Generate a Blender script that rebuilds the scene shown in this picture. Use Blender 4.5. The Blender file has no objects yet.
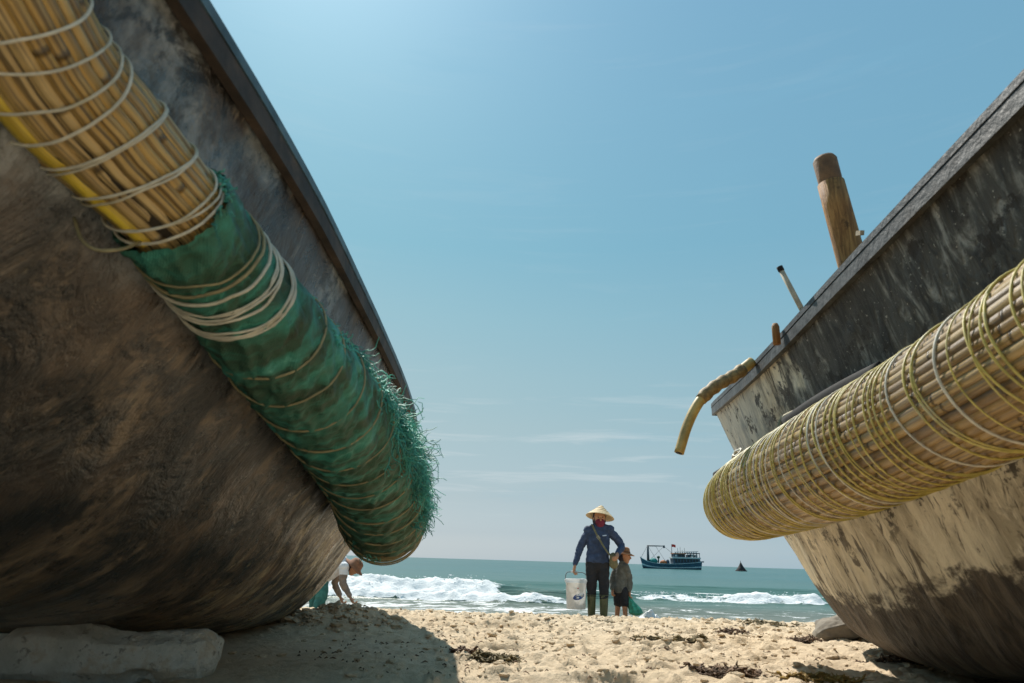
import bpy, bmesh, math, random
import numpy as np
from mathutils import Vector, Matrix

# ------------------------------------------------------------------ camera, sky, sun, exposure
scene = bpy.context.scene
COL = scene.collection
CAM_Z = 0.42
ROLL = math.atan(0.030)
PITCH = math.atan(218.8 * math.cos(ROLL) / 683.0)
cam_data = bpy.data.cameras.new('camera')
cam = bpy.data.objects.new('camera', cam_data)
COL.objects.link(cam)
scene.camera = cam
cam_data.sensor_width = 36.0
cam_data.lens = 24.0125
cam_data.clip_start = 0.05
cam_data.clip_end = 20000.0
cam_data.dof.use_dof = True
cam_data.dof.focus_distance = 8.0
cam_data.dof.aperture_fstop = 5.6
_cp, _sp = math.cos(PITCH), math.sin(PITCH)
F_ = np.array([0, _cp, _sp]); R0 = np.array([1.0, 0, 0]); U0 = np.array([0, -_sp, _cp])
R_ = R0 * math.cos(ROLL) + U0 * math.sin(ROLL)
U_ = U0 * math.cos(ROLL) - R0 * math.sin(ROLL)
m = Matrix.Identity(4)
for i in range(3):
    m[i][0] = R_[i]; m[i][1] = U_[i]; m[i][2] = -F_[i]
m[2][3] = CAM_Z
cam.matrix_world = m

SUN_VEC = Vector((-0.36, 0.88, 1.2)).normalized()
world = bpy.data.worlds.new('World'); scene.world = world
world.use_nodes = True
wn = world.node_tree; wn.nodes.clear()
w_out = wn.nodes.new('ShaderNodeOutputWorld'); w_bg = wn.nodes.new('ShaderNodeBackground')
w_sky = wn.nodes.new('ShaderNodeTexSky'); w_sky.sky_type = 'NISHITA'; w_sky.sun_disc = False
w_sky.sun_elevation = math.asin(SUN_VEC.z)
w_sky.sun_rotation = math.atan2(SUN_VEC.x, SUN_VEC.y)
w_sky.air_density = 1.0; w_sky.dust_density = 1.6; w_sky.ozone_density = 1.0; w_sky.altitude = 0
w_bg.inputs['Strength'].default_value = 0.142
# thin high cloud veils over the sky
w_tc = wn.nodes.new('ShaderNodeTexCoord'); w_map = wn.nodes.new('ShaderNodeMapping')
w_map.inputs['Scale'].default_value = (1.0, 1.0, 7.0); w_map.inputs['Rotation'].default_value = (0, 0.12, 0)
w_no = wn.nodes.new('ShaderNodeTexNoise'); w_no.inputs['Scale'].default_value = 2.6
w_no.inputs['Detail'].default_value = 7; w_no.inputs['Roughness'].default_value = 0.62
w_rm = wn.nodes.new('ShaderNodeMapRange'); w_rm.inputs['From Min'].default_value = 0.56
w_rm.inputs['From Max'].default_value = 0.86; w_rm.inputs['To Min'].default_value = 0.66; w_rm.inputs['To Max'].default_value = 0.76
w_tint = wn.nodes.new('ShaderNodeMix'); w_tint.data_type = 'RGBA'; w_tint.blend_type = 'MULTIPLY'
w_tint.inputs[0].default_value = 1.0
w_sep = wn.nodes.new('ShaderNodeSeparateXYZ'); w_ramp = wn.nodes.new('ShaderNodeValToRGB')   # sea haze: colour of the air by height above the horizon
w_el = w_ramp.color_ramp.elements
for _i in range(8): w_el.new(0.5)
for _i, (_p, _c) in enumerate(((0.000, (0.744, 0.620, 0.553)), (0.012, (0.627, 0.521, 0.471)), (0.036, (0.475, 0.370, 0.320)), (0.084, (0.439, 0.312, 0.218)), (0.182, (0.450, 0.334, 0.192)), (0.252, (0.410, 0.348, 0.207)), (0.336, (0.319, 0.341, 0.228)), (0.430, (0.191, 0.292, 0.242)), (0.682, (0.180, 0.257, 0.297)), (1.000, (0.189, 0.270, 0.311)))):
    w_el[_i].position = _p; w_el[_i].color = (*_c, 1)
w_mix = wn.nodes.new('ShaderNodeMix'); w_mix.data_type = 'RGBA'
w_mix.inputs[7].default_value = (0.784, 1.722, 2.353, 1)
L = wn.links.new
L(w_tc.outputs['Generated'], w_map.inputs['Vector']); L(w_map.outputs[0], w_no.inputs['Vector'])
L(w_no.outputs['Fac'], w_rm.inputs['Value']); L(w_rm.outputs[0], w_mix.inputs[0])
L(w_tc.outputs['Generated'], w_sep.inputs[0]); L(w_sep.outputs[2], w_ramp.inputs[0]); L(w_ramp.outputs[0], w_tint.inputs[7]); L(w_sky.outputs[0], w_tint.inputs[6]); L(w_tint.outputs[2], w_mix.inputs[6])
# faint cirrus streaks low over the sea
w_m2 = wn.nodes.new('ShaderNodeMapping'); w_m2.inputs['Scale'].default_value = (1.2, 1.2, 16.0); w_m2.inputs['Rotation'].default_value = (0.0, -0.09, 0.0)
w_n2 = wn.nodes.new('ShaderNodeTexNoise'); w_n2.inputs['Scale'].default_value = 3.1; w_n2.inputs['Detail'].default_value = 6; w_n2.inputs['Roughness'].default_value = 0.6; w_n2.inputs['Distortion'].default_value = 0.4
w_c2 = wn.nodes.new('ShaderNodeMapRange'); w_c2.inputs['From Min'].default_value = 0.55; w_c2.inputs['From Max'].default_value = 0.80
w_b2 = wn.nodes.new('ShaderNodeValToRGB'); w_be = w_b2.color_ramp.elements; w_be.new(0.5); w_be.new(0.6)
for _i, (_p, _c) in enumerate(((0.03, 0.0), (0.10, 0.55), (0.17, 0.45), (0.30, 0.06))): w_be[_i].position = _p; w_be[_i].color = (_c, _c, _c, 1)
w_mu = wn.nodes.new('ShaderNodeMath'); w_mu.operation = 'MULTIPLY'
w_mx2 = wn.nodes.new('ShaderNodeMix'); w_mx2.data_type = 'RGBA'; w_mx2.inputs[7].default_value = (2.6, 2.75, 2.8, 1)
L(w_tc.outputs['Generated'], w_m2.inputs['Vector']); L(w_m2.outputs[0], w_n2.inputs['Vector']); L(w_n2.outputs['Fac'], w_c2.inputs['Value']); L(w_sep.outputs[2], w_b2.inputs[0])
L(w_c2.outputs[0], w_mu.inputs[0]); L(w_b2.outputs[0], w_mu.inputs[1]); L(w_mu.outputs[0], w_mx2.inputs[0]); L(w_mix.outputs[2], w_mx2.inputs[6])
L(w_mx2.outputs[2], w_bg.inputs['Color']); L(w_bg.outputs[0], w_out.inputs['Surface'])

sun_d = bpy.data.lights.new('sun', 'SUN'); sun_d.energy = 3.1; sun_d.angle = math.radians(0.53)
sun_d.color = (1.0, 0.95, 0.86)
sun = bpy.data.objects.new('sun', sun_d); COL.objects.link(sun)
sun.rotation_euler = SUN_VEC.to_track_quat('Z', 'Y').to_euler()
sun.location = (-20, 30, 80)
scene.view_settings.view_transform = 'Standard'; scene.view_settings.look = 'None'
scene.view_settings.exposure = 1.03; scene.view_settings.gamma = 1.0
scene.view_settings.use_curve_mapping = False
scene.render.engine = 'CYCLES'
scene.cycles.max_bounces = 8; scene.cycles.diffuse_bounces = 4; scene.cycles.glossy_bounces = 3
scene.cycles.use_denoising = True

rng = np.random.default_rng(7)
random.seed(7)

# ------------------------------------------------------------------ helpers
def at(px, py, Y):
    """world point at distance Y along the beach, seen in that direction of the photograph"""
    d = F_ * 683.0 + R_ * (px - 512) + U_ * (341.5 - py)
    d = d / d[1]
    return np.array([0, 0, CAM_Z]) + d * Y

def on_ground(px, py, z=0.0):
    d = F_ * 683.0 + R_ * (px - 512) + U_ * (341.5 - py)
    return np.array([0, 0, CAM_Z]) + d * ((z - CAM_Z) / d[2])

def _hash(ix, iy, iz, seed):
    h = (ix * 374761393 + iy * 668265263 + iz * 2147483647 + seed * 1274126177) & 0xFFFFFFFF
    h = ((h ^ (h >> 13)) * 1274126177) & 0xFFFFFFFF
    h = h ^ (h >> 16)
    return (h & 0xFFFFFF) / float(0xFFFFFF)

def vnoise(x, y, z=0.0, seed=0):
    x = np.asarray(x, float); y = np.asarray(y, float); z = np.zeros_like(x) + z
    ix = np.floor(x).astype(np.int64); iy = np.floor(y).astype(np.int64); iz = np.floor(z).astype(np.int64)
    fx = x - ix; fy = y - iy; fz = z - iz
    fx = fx * fx * (3 - 2 * fx); fy = fy * fy * (3 - 2 * fy); fz = fz * fz * (3 - 2 * fz)
    r = 0
    for dx in (0, 1):
        for dy in (0, 1):
            for dz in (0, 1):
                w = (fx if dx else 1 - fx) * (fy if dy else 1 - fy) * (fz if dz else 1 - fz)
                r = r + w * _hash(ix + dx, iy + dy, iz + dz, seed)
    return r

def fbm(x, y, z=0.0, seed=0, oct=4, gain=0.5):
    a, s, t, f = 1.0, 0.0, 0.0, 1.0
    for o in range(oct):
        s = s + a * vnoise(np.asarray(x) * f, np.asarray(y) * f, np.asarray(z) * f, seed + o * 17)
        t += a; a *= gain; f *= 2.03
    return s / t

def smooth(a, b, x):
    t = np.clip((np.asarray(x, float) - a) / (b - a), 0, 1)
    return t * t * (3 - 2 * t)

class MB:
    """collects shapes into one mesh"""
    def __init__(self):
        self.v = []; self.f = []; self.uv = []; self.n = 0
    def add(self, v, f, uv=None):
        v = np.asarray(v, float)
        self.v.append(v); self.f += [[i + self.n for i in q] for q in f]
        self.uv.append(np.zeros((len(v), 2)) if uv is None else np.asarray(uv, float))
        self.n += len(v)
        return self
    def box(self, c, s, rot=None, taper=1.0):
        c = np.asarray(c, float); h = np.asarray(s, float) / 2
        v = np.array([(sx * h[0] * (taper if sz > 0 else 1), sy * h[1] * (taper if sz > 0 else 1), sz * h[2]) for sz in (-1, 1) for sy in (-1, 1) for sx in (-1, 1)])
        if rot is not None:
            v = v @ np.array(rot.to_3x3()).T
        return self.add(v + c, [(0, 2, 3, 1), (4, 5, 7, 6), (0, 1, 5, 4), (2, 6, 7, 3), (0, 4, 6, 2), (1, 3, 7, 5)])
    def tube(self, pts, rad, n=8, caps=True, closed=False, sq=None, ref=None):
        pts = np.asarray(pts, float); k = len(pts)
        rad = np.zeros(k) + np.asarray(rad, float)
        T = np.gradient(pts, axis=0) if not closed else np.roll(pts, -1, 0) - np.roll(pts, 1, 0)
        T /= np.linalg.norm(T, axis=1)[:, None] + 1e-12
        up = np.array(ref if ref is not None else ((0, 0, 1.0) if abs(T[0][2]) < 0.9 else (0, 1.0, 0)))
        vs = []; uv = []
        A = up - T[0] * (up @ T[0]); A /= np.linalg.norm(A)
        ln = np.r_[0, np.cumsum(np.linalg.norm(np.diff(pts, axis=0), axis=1))]
        for i in range(k):
            A = A - T[i] * (A @ T[i]); A /= np.linalg.norm(A) + 1e-12
            Bv = np.cross(T[i], A)
            ang = np.arange(n) / n * 2 * math.pi
            a1, a2 = (1, 1) if sq is None else sq
            vs.append(pts[i] + rad[i] * (np.cos(ang)[:, None] * A * a1 + np.sin(ang)[:, None] * Bv * a2))
            uv.append(np.stack([np.full(n, ln[i]), ang / (2 * math.pi)], 1))
        f = []
        for i in range(k if closed else k - 1):
            j = (i + 1) % k
            for q in range(n):
                f.append((i * n + q, i * n + (q + 1) % n, j * n + (q + 1) % n, j * n + q))
        if caps and not closed:
            f.append(tuple(range(n - 1, -1, -1))); f.append(tuple((k - 1) * n + q for q in range(n)))
        return self.add(np.concatenate(vs), f, np.concatenate(uv))
    def lathe(self, prof, c=(0, 0, 0), n=24, caps=True):
        v = []; k = len(prof)
        for (r, z) in prof:
            for q in range(n):
                a = q / n * 2 * math.pi
                v.append((c[0] + r * math.cos(a), c[1] + r * math.sin(a), c[2] + z))
        f = [(i * n + q, i * n + (q + 1) % n, (i + 1) * n + (q + 1) % n, (i + 1) * n + q) for i in range(k - 1) for q in range(n)]
        if caps:
            f.append(tuple(range(n - 1, -1, -1))); f.append(tuple((k - 1) * n + q for q in range(n)))
        uv = [(q / n, i / max(1, k - 1)) for i in range(k) for q in range(n)]
        return self.add(v, f, uv)
    def grid(self, P, uv=None):
        a, b = P.shape[:2]
        f = [(i * b + j, i * b + j + 1, (i + 1) * b + j + 1, (i + 1) * b + j) for i in range(a - 1) for j in range(b - 1)]
        return self.add(P.reshape(-1, 3), f, None if uv is None else uv.reshape(-1, 2))
    def build(self, name, mat, parent=None, sm=True, loc=None):
        v = np.concatenate(self.v)
        off = np.zeros(3)
        if parent is not None:
            off = world_loc(parent)
        if loc is not None:
            off = np.asarray(loc, float)
        me = bpy.data.meshes.new(name)
        me.from_pydata((v - off).tolist(), [], self.f)
        uvl = me.uv_layers.new(name='UVMap')
        uv = np.concatenate(self.uv)
        li = np.empty(len(me.loops), dtype=np.int32); me.loops.foreach_get('vertex_index', li)
        uvl.data.foreach_set('uv', uv[li].ravel())
        if sm:
            me.polygons.foreach_set('use_smooth', [True] * len(me.polygons))
        me.materials.append(mat); me.update()
        o = bpy.data.objects.new(name, me); COL.objects.link(o)
        o.location = off
        if parent is not None:
            o.parent = parent; o.location = (0, 0, 0)
        return o

def world_loc(o):
    p = np.zeros(3)
    while o is not None:
        p += np.array(o.location); o = o.parent
    return p

def tag(o, label=None, cat=None, group=None, kind=None):
    if label: o['label'] = label
    if cat: o['category'] = cat
    if group: o['group'] = group
    if kind: o['kind'] = kind
    return o

def thing(name, loc, label, cat, group=None):
    o = bpy.data.objects.new(name, None); COL.objects.link(o)
    o.empty_display_size = 0.1; o.location = [float(q) for q in loc]
    return tag(o, label, cat, group)

def grid_mesh(name, xs, ys, Z, mat, attr=None):
    nx, ny = len(xs), len(ys)
    X, Y = np.meshgrid(xs, ys)
    co = np.stack([X, Y, Z], -1).reshape(-1, 3)
    idx = np.arange(nx * ny).reshape(ny, nx)
    q = np.stack([idx[:-1, :-1], idx[:-1, 1:], idx[1:, 1:], idx[1:, :-1]], -1).reshape(-1, 4)
    me = bpy.data.meshes.new(name)
    me.vertices.add(len(co)); me.vertices.foreach_set('co', co.ravel())
    me.loops.add(q.size); me.loops.foreach_set('vertex_index', q.ravel().astype(np.int32))
    me.polygons.add(len(q)); me.polygons.foreach_set('loop_start', (np.arange(len(q)) * 4).astype(np.int32))
    me.polygons.foreach_set('use_smooth', np.ones(len(q), bool))
    me.update(calc_edges=True); me.validate()
    for k, a in (attr or {}).items():
        at_ = me.attributes.new(k, 'FLOAT', 'POINT'); at_.data.foreach_set('value', a.ravel().astype(np.float32))
    me.materials.append(mat)
    o = bpy.data.objects.new(name, me); COL.objects.link(o)
    return o

def catmull(P, n):
    P = np.asarray(P, float)
    Q = np.vstack([2 * P[0] - P[1], P, 2 * P[-1] - P[-2]])
    # resample by chord length
    ch = np.r_[0, np.cumsum(np.linalg.norm(np.diff(P[:, :3], axis=0), axis=1))]
    s = np.linspace(0, ch[-1], n); out = []
    for q in s:
        i = min(len(P) - 2, max(0, np.searchsorted(ch, q, 'right') - 1))
        t = (q - ch[i]) / (ch[i + 1] - ch[i])
        p0, p1, p2, p3 = Q[i], Q[i + 1], Q[i + 2], Q[i + 3]
        out.append(0.5 * (2 * p1 + (p2 - p0) * t + (2 * p0 - 5 * p1 + 4 * p2 - p3) * t * t + (3 * p1 - p0 - 3 * p2 + p3) * t ** 3))
    return np.array(out)

# ------------------------------------------------------------------ materials
class NT:
    def __init__(self, name):
        self.m = bpy.data.materials.new(name); self.m.use_nodes = True
        self.t = self.m.node_tree; self.t.nodes.clear()
        self.out = self.t.nodes.new('ShaderNodeOutputMaterial')
        self.p = self.t.nodes.new('ShaderNodeBsdfPrincipled')
        self.t.links.new(self.p.outputs[0], self.out.inputs['Surface'])
    def n(self, typ, **kw):
        nd = self.t.nodes.new('ShaderNode' + typ)
        for k, v in kw.items():
            if k in nd.inputs: self.set(nd.inputs[k], v)
            else: setattr(nd, k, v)
        return nd
    def set(self, sock, v):
        if isinstance(v, bpy.types.NodeSocket): self.t.links.new(v, sock)
        else: sock.default_value = v
    def noise(self, vec=None, scale=5.0, detail=5.0, rough=0.55, dist=0.0):
        nd = self.t.nodes.new('ShaderNodeTexNoise')
        nd.inputs['Scale'].default_value = scale; nd.inputs['Detail'].default_value = detail
        nd.inputs['Roughness'].default_value = rough; nd.inputs['Distortion'].default_value = dist
        if vec is not None: self.t.links.new(vec, nd.inputs['Vector'])
        return nd.outputs['Fac']
    def coord(self, kind='Object', scale=(1, 1, 1), rot=(0, 0, 0)):
        tc = self.t.nodes.new('ShaderNodeTexCoord'); mp = self.t.nodes.new('ShaderNodeMapping')
        mp.inputs['Scale'].default_value = scale; mp.inputs['Rotation'].default_value = rot
        self.t.links.new(tc.outputs[kind], mp.inputs['Vector'])
        return mp.outputs[0]
    def ramp(self, fac, stops):
        nd = self.t.nodes.new('ShaderNodeValToRGB'); e = nd.color_ramp.elements
        while len(e) < len(stops): e.new(0.5)
        for i, (p, c) in enumerate(stops):
            e[i].position = p; e[i].color = (c[0], c[1], c[2], 1) if not np.isscalar(c) else (c, c, c, 1)
        self.t.links.new(fac, nd.inputs[0]); return nd.outputs[0]
    def mix(self, fac, a, b, mode='MIX'):
        nd = self.t.nodes.new('ShaderNodeMix'); nd.data_type = 'RGBA'; nd.blend_type = mode
        self.set(nd.inputs[0], fac)
        for s, v in ((nd.inputs[6], a), (nd.inputs[7], b)):
            if isinstance(v, bpy.types.NodeSocket): self.t.links.new(v, s)
            else: s.default_value = (v[0], v[1], v[2], 1)
        return nd.outputs[2]
    def math(self, op, a, b=0.0, c=0.0, clamp=False):
        nd = self.t.nodes.new('ShaderNodeMath'); nd.operation = op; nd.use_clamp = clamp
        for i, v in enumerate((a, b, c)): self.set(nd.inputs[i], v)
        return nd.outputs[0]
    def rng(self, v, a, b, lo=0.0, hi=1.0):
        nd = self.t.nodes.new('ShaderNodeMapRange'); nd.interpolation_type = 'SMOOTHSTEP'
        for i, q in enumerate((v, a, b, lo, hi)): self.set(nd.inputs[i], q)
        return nd.outputs[0]
    def bump(self, h, strength=0.5, dist=0.01, prev=None):
        nd = self.t.nodes.new('ShaderNodeBump'); nd.inputs['Strength'].default_value = strength
        nd.inputs['Distance'].default_value = dist
        self.t.links.new(h, nd.inputs['Height'])
        if prev is not None: self.t.links.new(prev, nd.inputs['Normal'])
        return nd.outputs[0]
    def sepuv(self):
        tc = self.t.nodes.new('ShaderNodeTexCoord'); s = self.t.nodes.new('ShaderNodeSeparateXYZ')
        self.t.links.new(tc.outputs['UV'], s.inputs[0]); return s.outputs[0], s.outputs[1]
    def done(self, color=None, rough=None, normal=None, **kw):
        for k, v in (('Base Color', color), ('Roughness', rough), ('Normal', normal)):
            if v is None: continue
            s = self.p.inputs[k]
            if isinstance(v, bpy.types.NodeSocket): self.t.links.new(v, s)
            elif k == 'Base Color': s.default_value = (v[0], v[1], v[2], 1)
            else: s.default_value = v
        for k, v in kw.items(): self.set(self.p.inputs[k.replace('_', ' ')], v)
        return self.m

MATS = {}
def simple(name, col, rough=0.6, var=0.25, scale=18.0, bump=0.15, metal=0.0, dirt=None):
    if name in MATS: return MATS[name]
    t = NT(name); c = t.coord('Object')
    nz = t.noise(c, scale, 5, 0.6)
    col2 = t.mix(t.rng(nz, 0.3, 0.75), [q * (1 - var) for q in col], [min(1, q * (1 + var)) for q in col])
    if dirt: col2 = t.mix(t.rng(t.noise(c, scale * 0.35, 6, 0.65), 0.52, 0.72, 0, 0.8), col2, dirt)
    MATS[name] = t.done(col2, rough, t.bump(t.noise(c, scale * 3, 4), bump, 0.004), Metallic=metal)
    return MATS[name]

def m_sand():
    t = NT('sand'); c = t.coord('Object')
    big = t.noise(c, 1.1, 5, 0.6); mid = t.noise(c, 9, 6, 0.65); fine = t.noise(c, 420, 3, 0.7)
    col = t.mix(t.rng(big, 0.3, 0.7), (0.63, 0.485, 0.32), (0.69, 0.555, 0.395))
    col = t.mix(t.rng(mid, 0.48, 0.72, 0, 0.55), col, (0.40, 0.28, 0.165))
    col = t.mix(t.rng(fine, 0.40, 0.62, 0, 0.35), col, (0.74, 0.62, 0.47))
    # damp, darker sand down towards the water
    sp = t.n('SeparateXYZ'); t.set(sp.inputs[0], c)
    wet = t.math('ADD', sp.outputs[1], t.math('MULTIPLY', t.math('SUBTRACT', big, 0.5), 3.0))
    col = t.mix(t.rng(wet, 8.5, 10.2, 0, 0.75), col, (0.20, 0.155, 0.11))
    speck = t.noise(c, 95, 4, 0.7)
    col = t.mix(t.rng(speck, 0.655, 0.70, 0, 0.75), col, (0.13, 0.085, 0.045))
    b = t.bump(t.noise(c, 26, 7, 0.72), 0.75, 0.03)
    b = t.bump(fine, 0.45, 0.004, b)
    return t.done(col, t.rng(wet, 8.8, 10.5, 0.95, 0.25), b, Specular_IOR_Level=0.15)

def m_hull(name, kind):
    """tarred woven-bamboo hull; UV = (metres along the boat, height fraction)"""
    t = NT(name)
    st = t.coord('UV', (5.0, 3.6, 1.0) if kind == 'dark' else (6.0, 3.0, 1.0), (0, 0, 0.12)); sf = t.coord('UV', (13.0, 8.0, 1.0) if kind == 'dark' else (19.0, 6.5, 1.0), (0, 0, 0.20)); iso = t.coord('Object')
    u, v = t.sepuv()
    s1 = t.noise(st, 1.0, 7, 0.65, 0.9); s2 = t.noise(sf, 1.0, 7, 0.66, 0.9)
    n1 = t.noise(iso, 2.2, 6, 0.6); n2 = t.noise(iso, 14, 6, 0.68); n3 = t.noise(iso, 70, 4, 0.6)
    if kind == 'dark':
        col = t.ramp(n1, [(0.41, (0.018, 0.016, 0.015)), (0.53, (0.085, 0.060, 0.043)), (0.66, (0.28, 0.19, 0.125))])
        col = t.mix(t.rng(s1, 0.47, 0.66, 0, 0.8), col, t.mix(t.rng(n2, 0.4, 0.6), (0.050, 0.038, 0.030), (0.32, 0.23, 0.15)))
        col = t.mix(t.rng(t.math('ADD', s2, t.rng(u, 1.5, 3.6, -0.07, 0.10)), 0.58, 0.70, 0, 0.8), col, (0.52, 0.41, 0.25))
        # grey-blue sky reflection painted into the upper strake
        up = t.math('ADD', v, t.math('MULTIPLY', t.math('SUBTRACT', n2, 0.5), 0.16))
        grey = t.mix(t.rng(n2, 0.35, 0.65), (0.095, 0.125, 0.148), (0.34, 0.355, 0.36))
        col = t.mix(t.rng(up, 0.56, 0.68, 0, 0.9), col, grey)
        col = t.mix(t.math('MULTIPLY', t.rng(up, 0.66, 0.80), t.rng(n1, 0.47, 0.56, 0, 0.9)), col, (0.040, 0.026, 0.018))
        scr = t.noise(t.coord('UV', (75.0, 9.0, 1.0), (0, 0, 0.35)), 1.0, 6, 0.7, 0.7)
        col = t.mix(t.math('MULTIPLY', t.rng(scr, 0.60, 0.68), t.rng(n1, 0.42, 0.60, 0.08, 0.6)), col, (0.46, 0.37, 0.25))
        blk = t.noise(iso, 5.5, 7, 0.7, 0.5)
        col = t.mix(t.rng(blk, 0.51, 0.60, 0, 0.88), col, (0.016, 0.014, 0.013))
        col = t.mix(t.rng(n3, 0.70, 0.75, 0, 0.8), col, (0.46, 0.39, 0.28))
        ro = t.rng(n2, 0.3, 0.7, 0.22, 0.46)
    else:
        col = t.mix(t.rng(s1, 0.36, 0.62), (0.44, 0.385, 0.285), (0.84, 0.765, 0.60))
        col = t.mix(t.rng(s2, 0.54, 0.66, 0, 0.85), t.mix(t.rng(s2, 0.47, 0.38, 0, 0.88), col, (0.085, 0.066, 0.045)), (0.86, 0.79, 0.64))
        # near-black: bottom with a ragged edge, patches higher up, blacker towards the stern
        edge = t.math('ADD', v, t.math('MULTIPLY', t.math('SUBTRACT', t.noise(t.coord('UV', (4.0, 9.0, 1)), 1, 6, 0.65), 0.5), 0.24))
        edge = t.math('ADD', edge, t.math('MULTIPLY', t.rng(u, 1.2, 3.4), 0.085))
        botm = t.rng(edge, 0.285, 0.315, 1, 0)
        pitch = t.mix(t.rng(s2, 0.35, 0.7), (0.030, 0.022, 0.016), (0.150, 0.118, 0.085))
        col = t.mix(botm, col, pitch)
        up = t.rng(v, 0.52, 0.62)
        aft = t.rng(u, 3.15, 2.0)
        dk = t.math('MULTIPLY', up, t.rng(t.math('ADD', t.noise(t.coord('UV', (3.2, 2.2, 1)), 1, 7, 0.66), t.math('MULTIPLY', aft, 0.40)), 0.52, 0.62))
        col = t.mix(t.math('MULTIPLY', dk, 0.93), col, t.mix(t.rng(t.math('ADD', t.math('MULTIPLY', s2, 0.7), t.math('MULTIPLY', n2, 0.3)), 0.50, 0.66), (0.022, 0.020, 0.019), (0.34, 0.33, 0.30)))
        col = t.mix(t.math('MULTIPLY', up, t.rng(u, 3.0, 3.5, 0, 0.55)), col, (0.42, 0.44, 0.43))
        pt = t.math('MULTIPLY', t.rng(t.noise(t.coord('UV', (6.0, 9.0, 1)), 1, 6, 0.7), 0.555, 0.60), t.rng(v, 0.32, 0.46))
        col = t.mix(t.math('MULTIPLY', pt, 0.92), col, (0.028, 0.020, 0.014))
        col = t.mix(t.math('MULTIPLY', t.rng(n3, 0.64, 0.70, 0, 0.8), up), col, (0.55, 0.50, 0.42))
        ro = t.rng(n2, 0.3, 0.7, 0.5, 0.75)
    b = t.bump(s1, 0.8, 0.035); b = t.bump(s2, 0.6 if kind == 'dark' else 1.0, 0.014 if kind == 'dark' else 0.020, b); b = t.bump(n3, 0.35, 0.003, b)
    return t.done(col, ro, b, Specular_IOR_Level=0.75 if kind == 'dark' else 0.45)

def m_bamboo(name, a, b_, c_, dark=(0.10, 0.058, 0.025)):
    t = NT(name); u, v = t.sepuv()
    oi = t.n('ObjectInfo')
    rnd = oi.outputs['Random']
    base = t.ramp(rnd, [(0.0, c_), (0.28, a), (0.62, b_), (1.0, a)])
    add = t.n('CombineXYZ'); t.set(add.inputs[0], t.math('MULTIPLY', u, 3.0)); t.set(add.inputs[1], t.math('MULTIPLY', v, 14.0)); t.set(add.inputs[2], t.math('MULTIPLY', rnd, 40.0))
    s = t.noise(add.outputs[0], 1.0, 6, 0.65); s2 = t.noise(add.outputs[0], 5.0, 4, 0.7)
    col = t.mix(t.rng(s, 0.42, 0.62, 0, 0.85), base, dark)
    col = t.mix(t.rng(s2, 0.58, 0.75, 0, 0.5), col, (0.50, 0.42, 0.28))
    ph = t.math('FRACT', t.math('ADD', t.math('MULTIPLY', u, 2.9), t.math('MULTIPLY', rnd, 7.0)))
    ring = t.rng(t.math('ABSOLUTE', t.math('SUBTRACT', ph, 0.5)), 0.0, 0.022, 1, 0)
    col = t.mix(t.math('MULTIPLY', ring, 0.8), col, (0.055, 0.032, 0.015))
    bb = t.bump(s2, 0.35, 0.003); bb = t.bump(ring, 0.8, 0.006, bb)
    return t.done(col, t.rng(s, 0.3, 0.7, 0.20, 0.44), bb, Specular_IOR_Level=0.7)

def m_net():
    t = NT('green_net'); u, v = t.sepuv(); c = t.coord('UV', (9, 9, 1)); o = t.coord('Object')
    n = t.noise(t.coord('UV', (14, 4, 1), (0, 0, 0.25)), 1, 6, 0.6, 0.8); big = t.noise(o, 3.0, 5, 0.6)
    col = t.ramp(n, [(0.30, (0.050, 0.046, 0.024)), (0.46, (0.050, 0.110, 0.066)), (0.60, (0.060, 0.285, 0.215)), (0.76, (0.20, 0.56, 0.475))])
    # brown canes show through the mesh further along
    far = t.math('ADD', t.math('MULTIPLY', u, 0.55), t.math('MULTIPLY', big, 0.9))
    col = t.mix(t.rng(far, 0.95, 1.75, 0, 0.62), col, (0.085, 0.070, 0.022))
    wv = t.n('TexWave', wave_type='BANDS', bands_direction='X'); t.set(wv.inputs['Vector'], t.coord('UV', (60, 60, 1), (0, 0, 0.7))); wv.inputs['Scale'].default_value = 1.0
    wv2 = t.n('TexWave', wave_type='BANDS', bands_direction='X'); t.set(wv2.inputs['Vector'], t.coord('UV', (60, 60, 1), (0, 0, -0.7))); wv2.inputs['Scale'].default_value = 1.0
    k = t.math('MAXIMUM', wv.outputs['Fac'], wv2.outputs['Fac'])
    col = t.mix(t.rng(k, 0.75, 0.95, 0, 0.30), col, (0.035, 0.20, 0.14))
    b = t.bump(n, 0.8, 0.014); b = t.bump(t.noise(t.coord('UV', (70, 5, 1), (0, 0, 0.10)), 1, 5, 0.65, 0.8), 0.9, 0.006, b); b = t.bump(k, 0.5, 0.003, b)
    return t.done(col, 0.55, b, Specular_IOR_Level=0.35)

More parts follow.
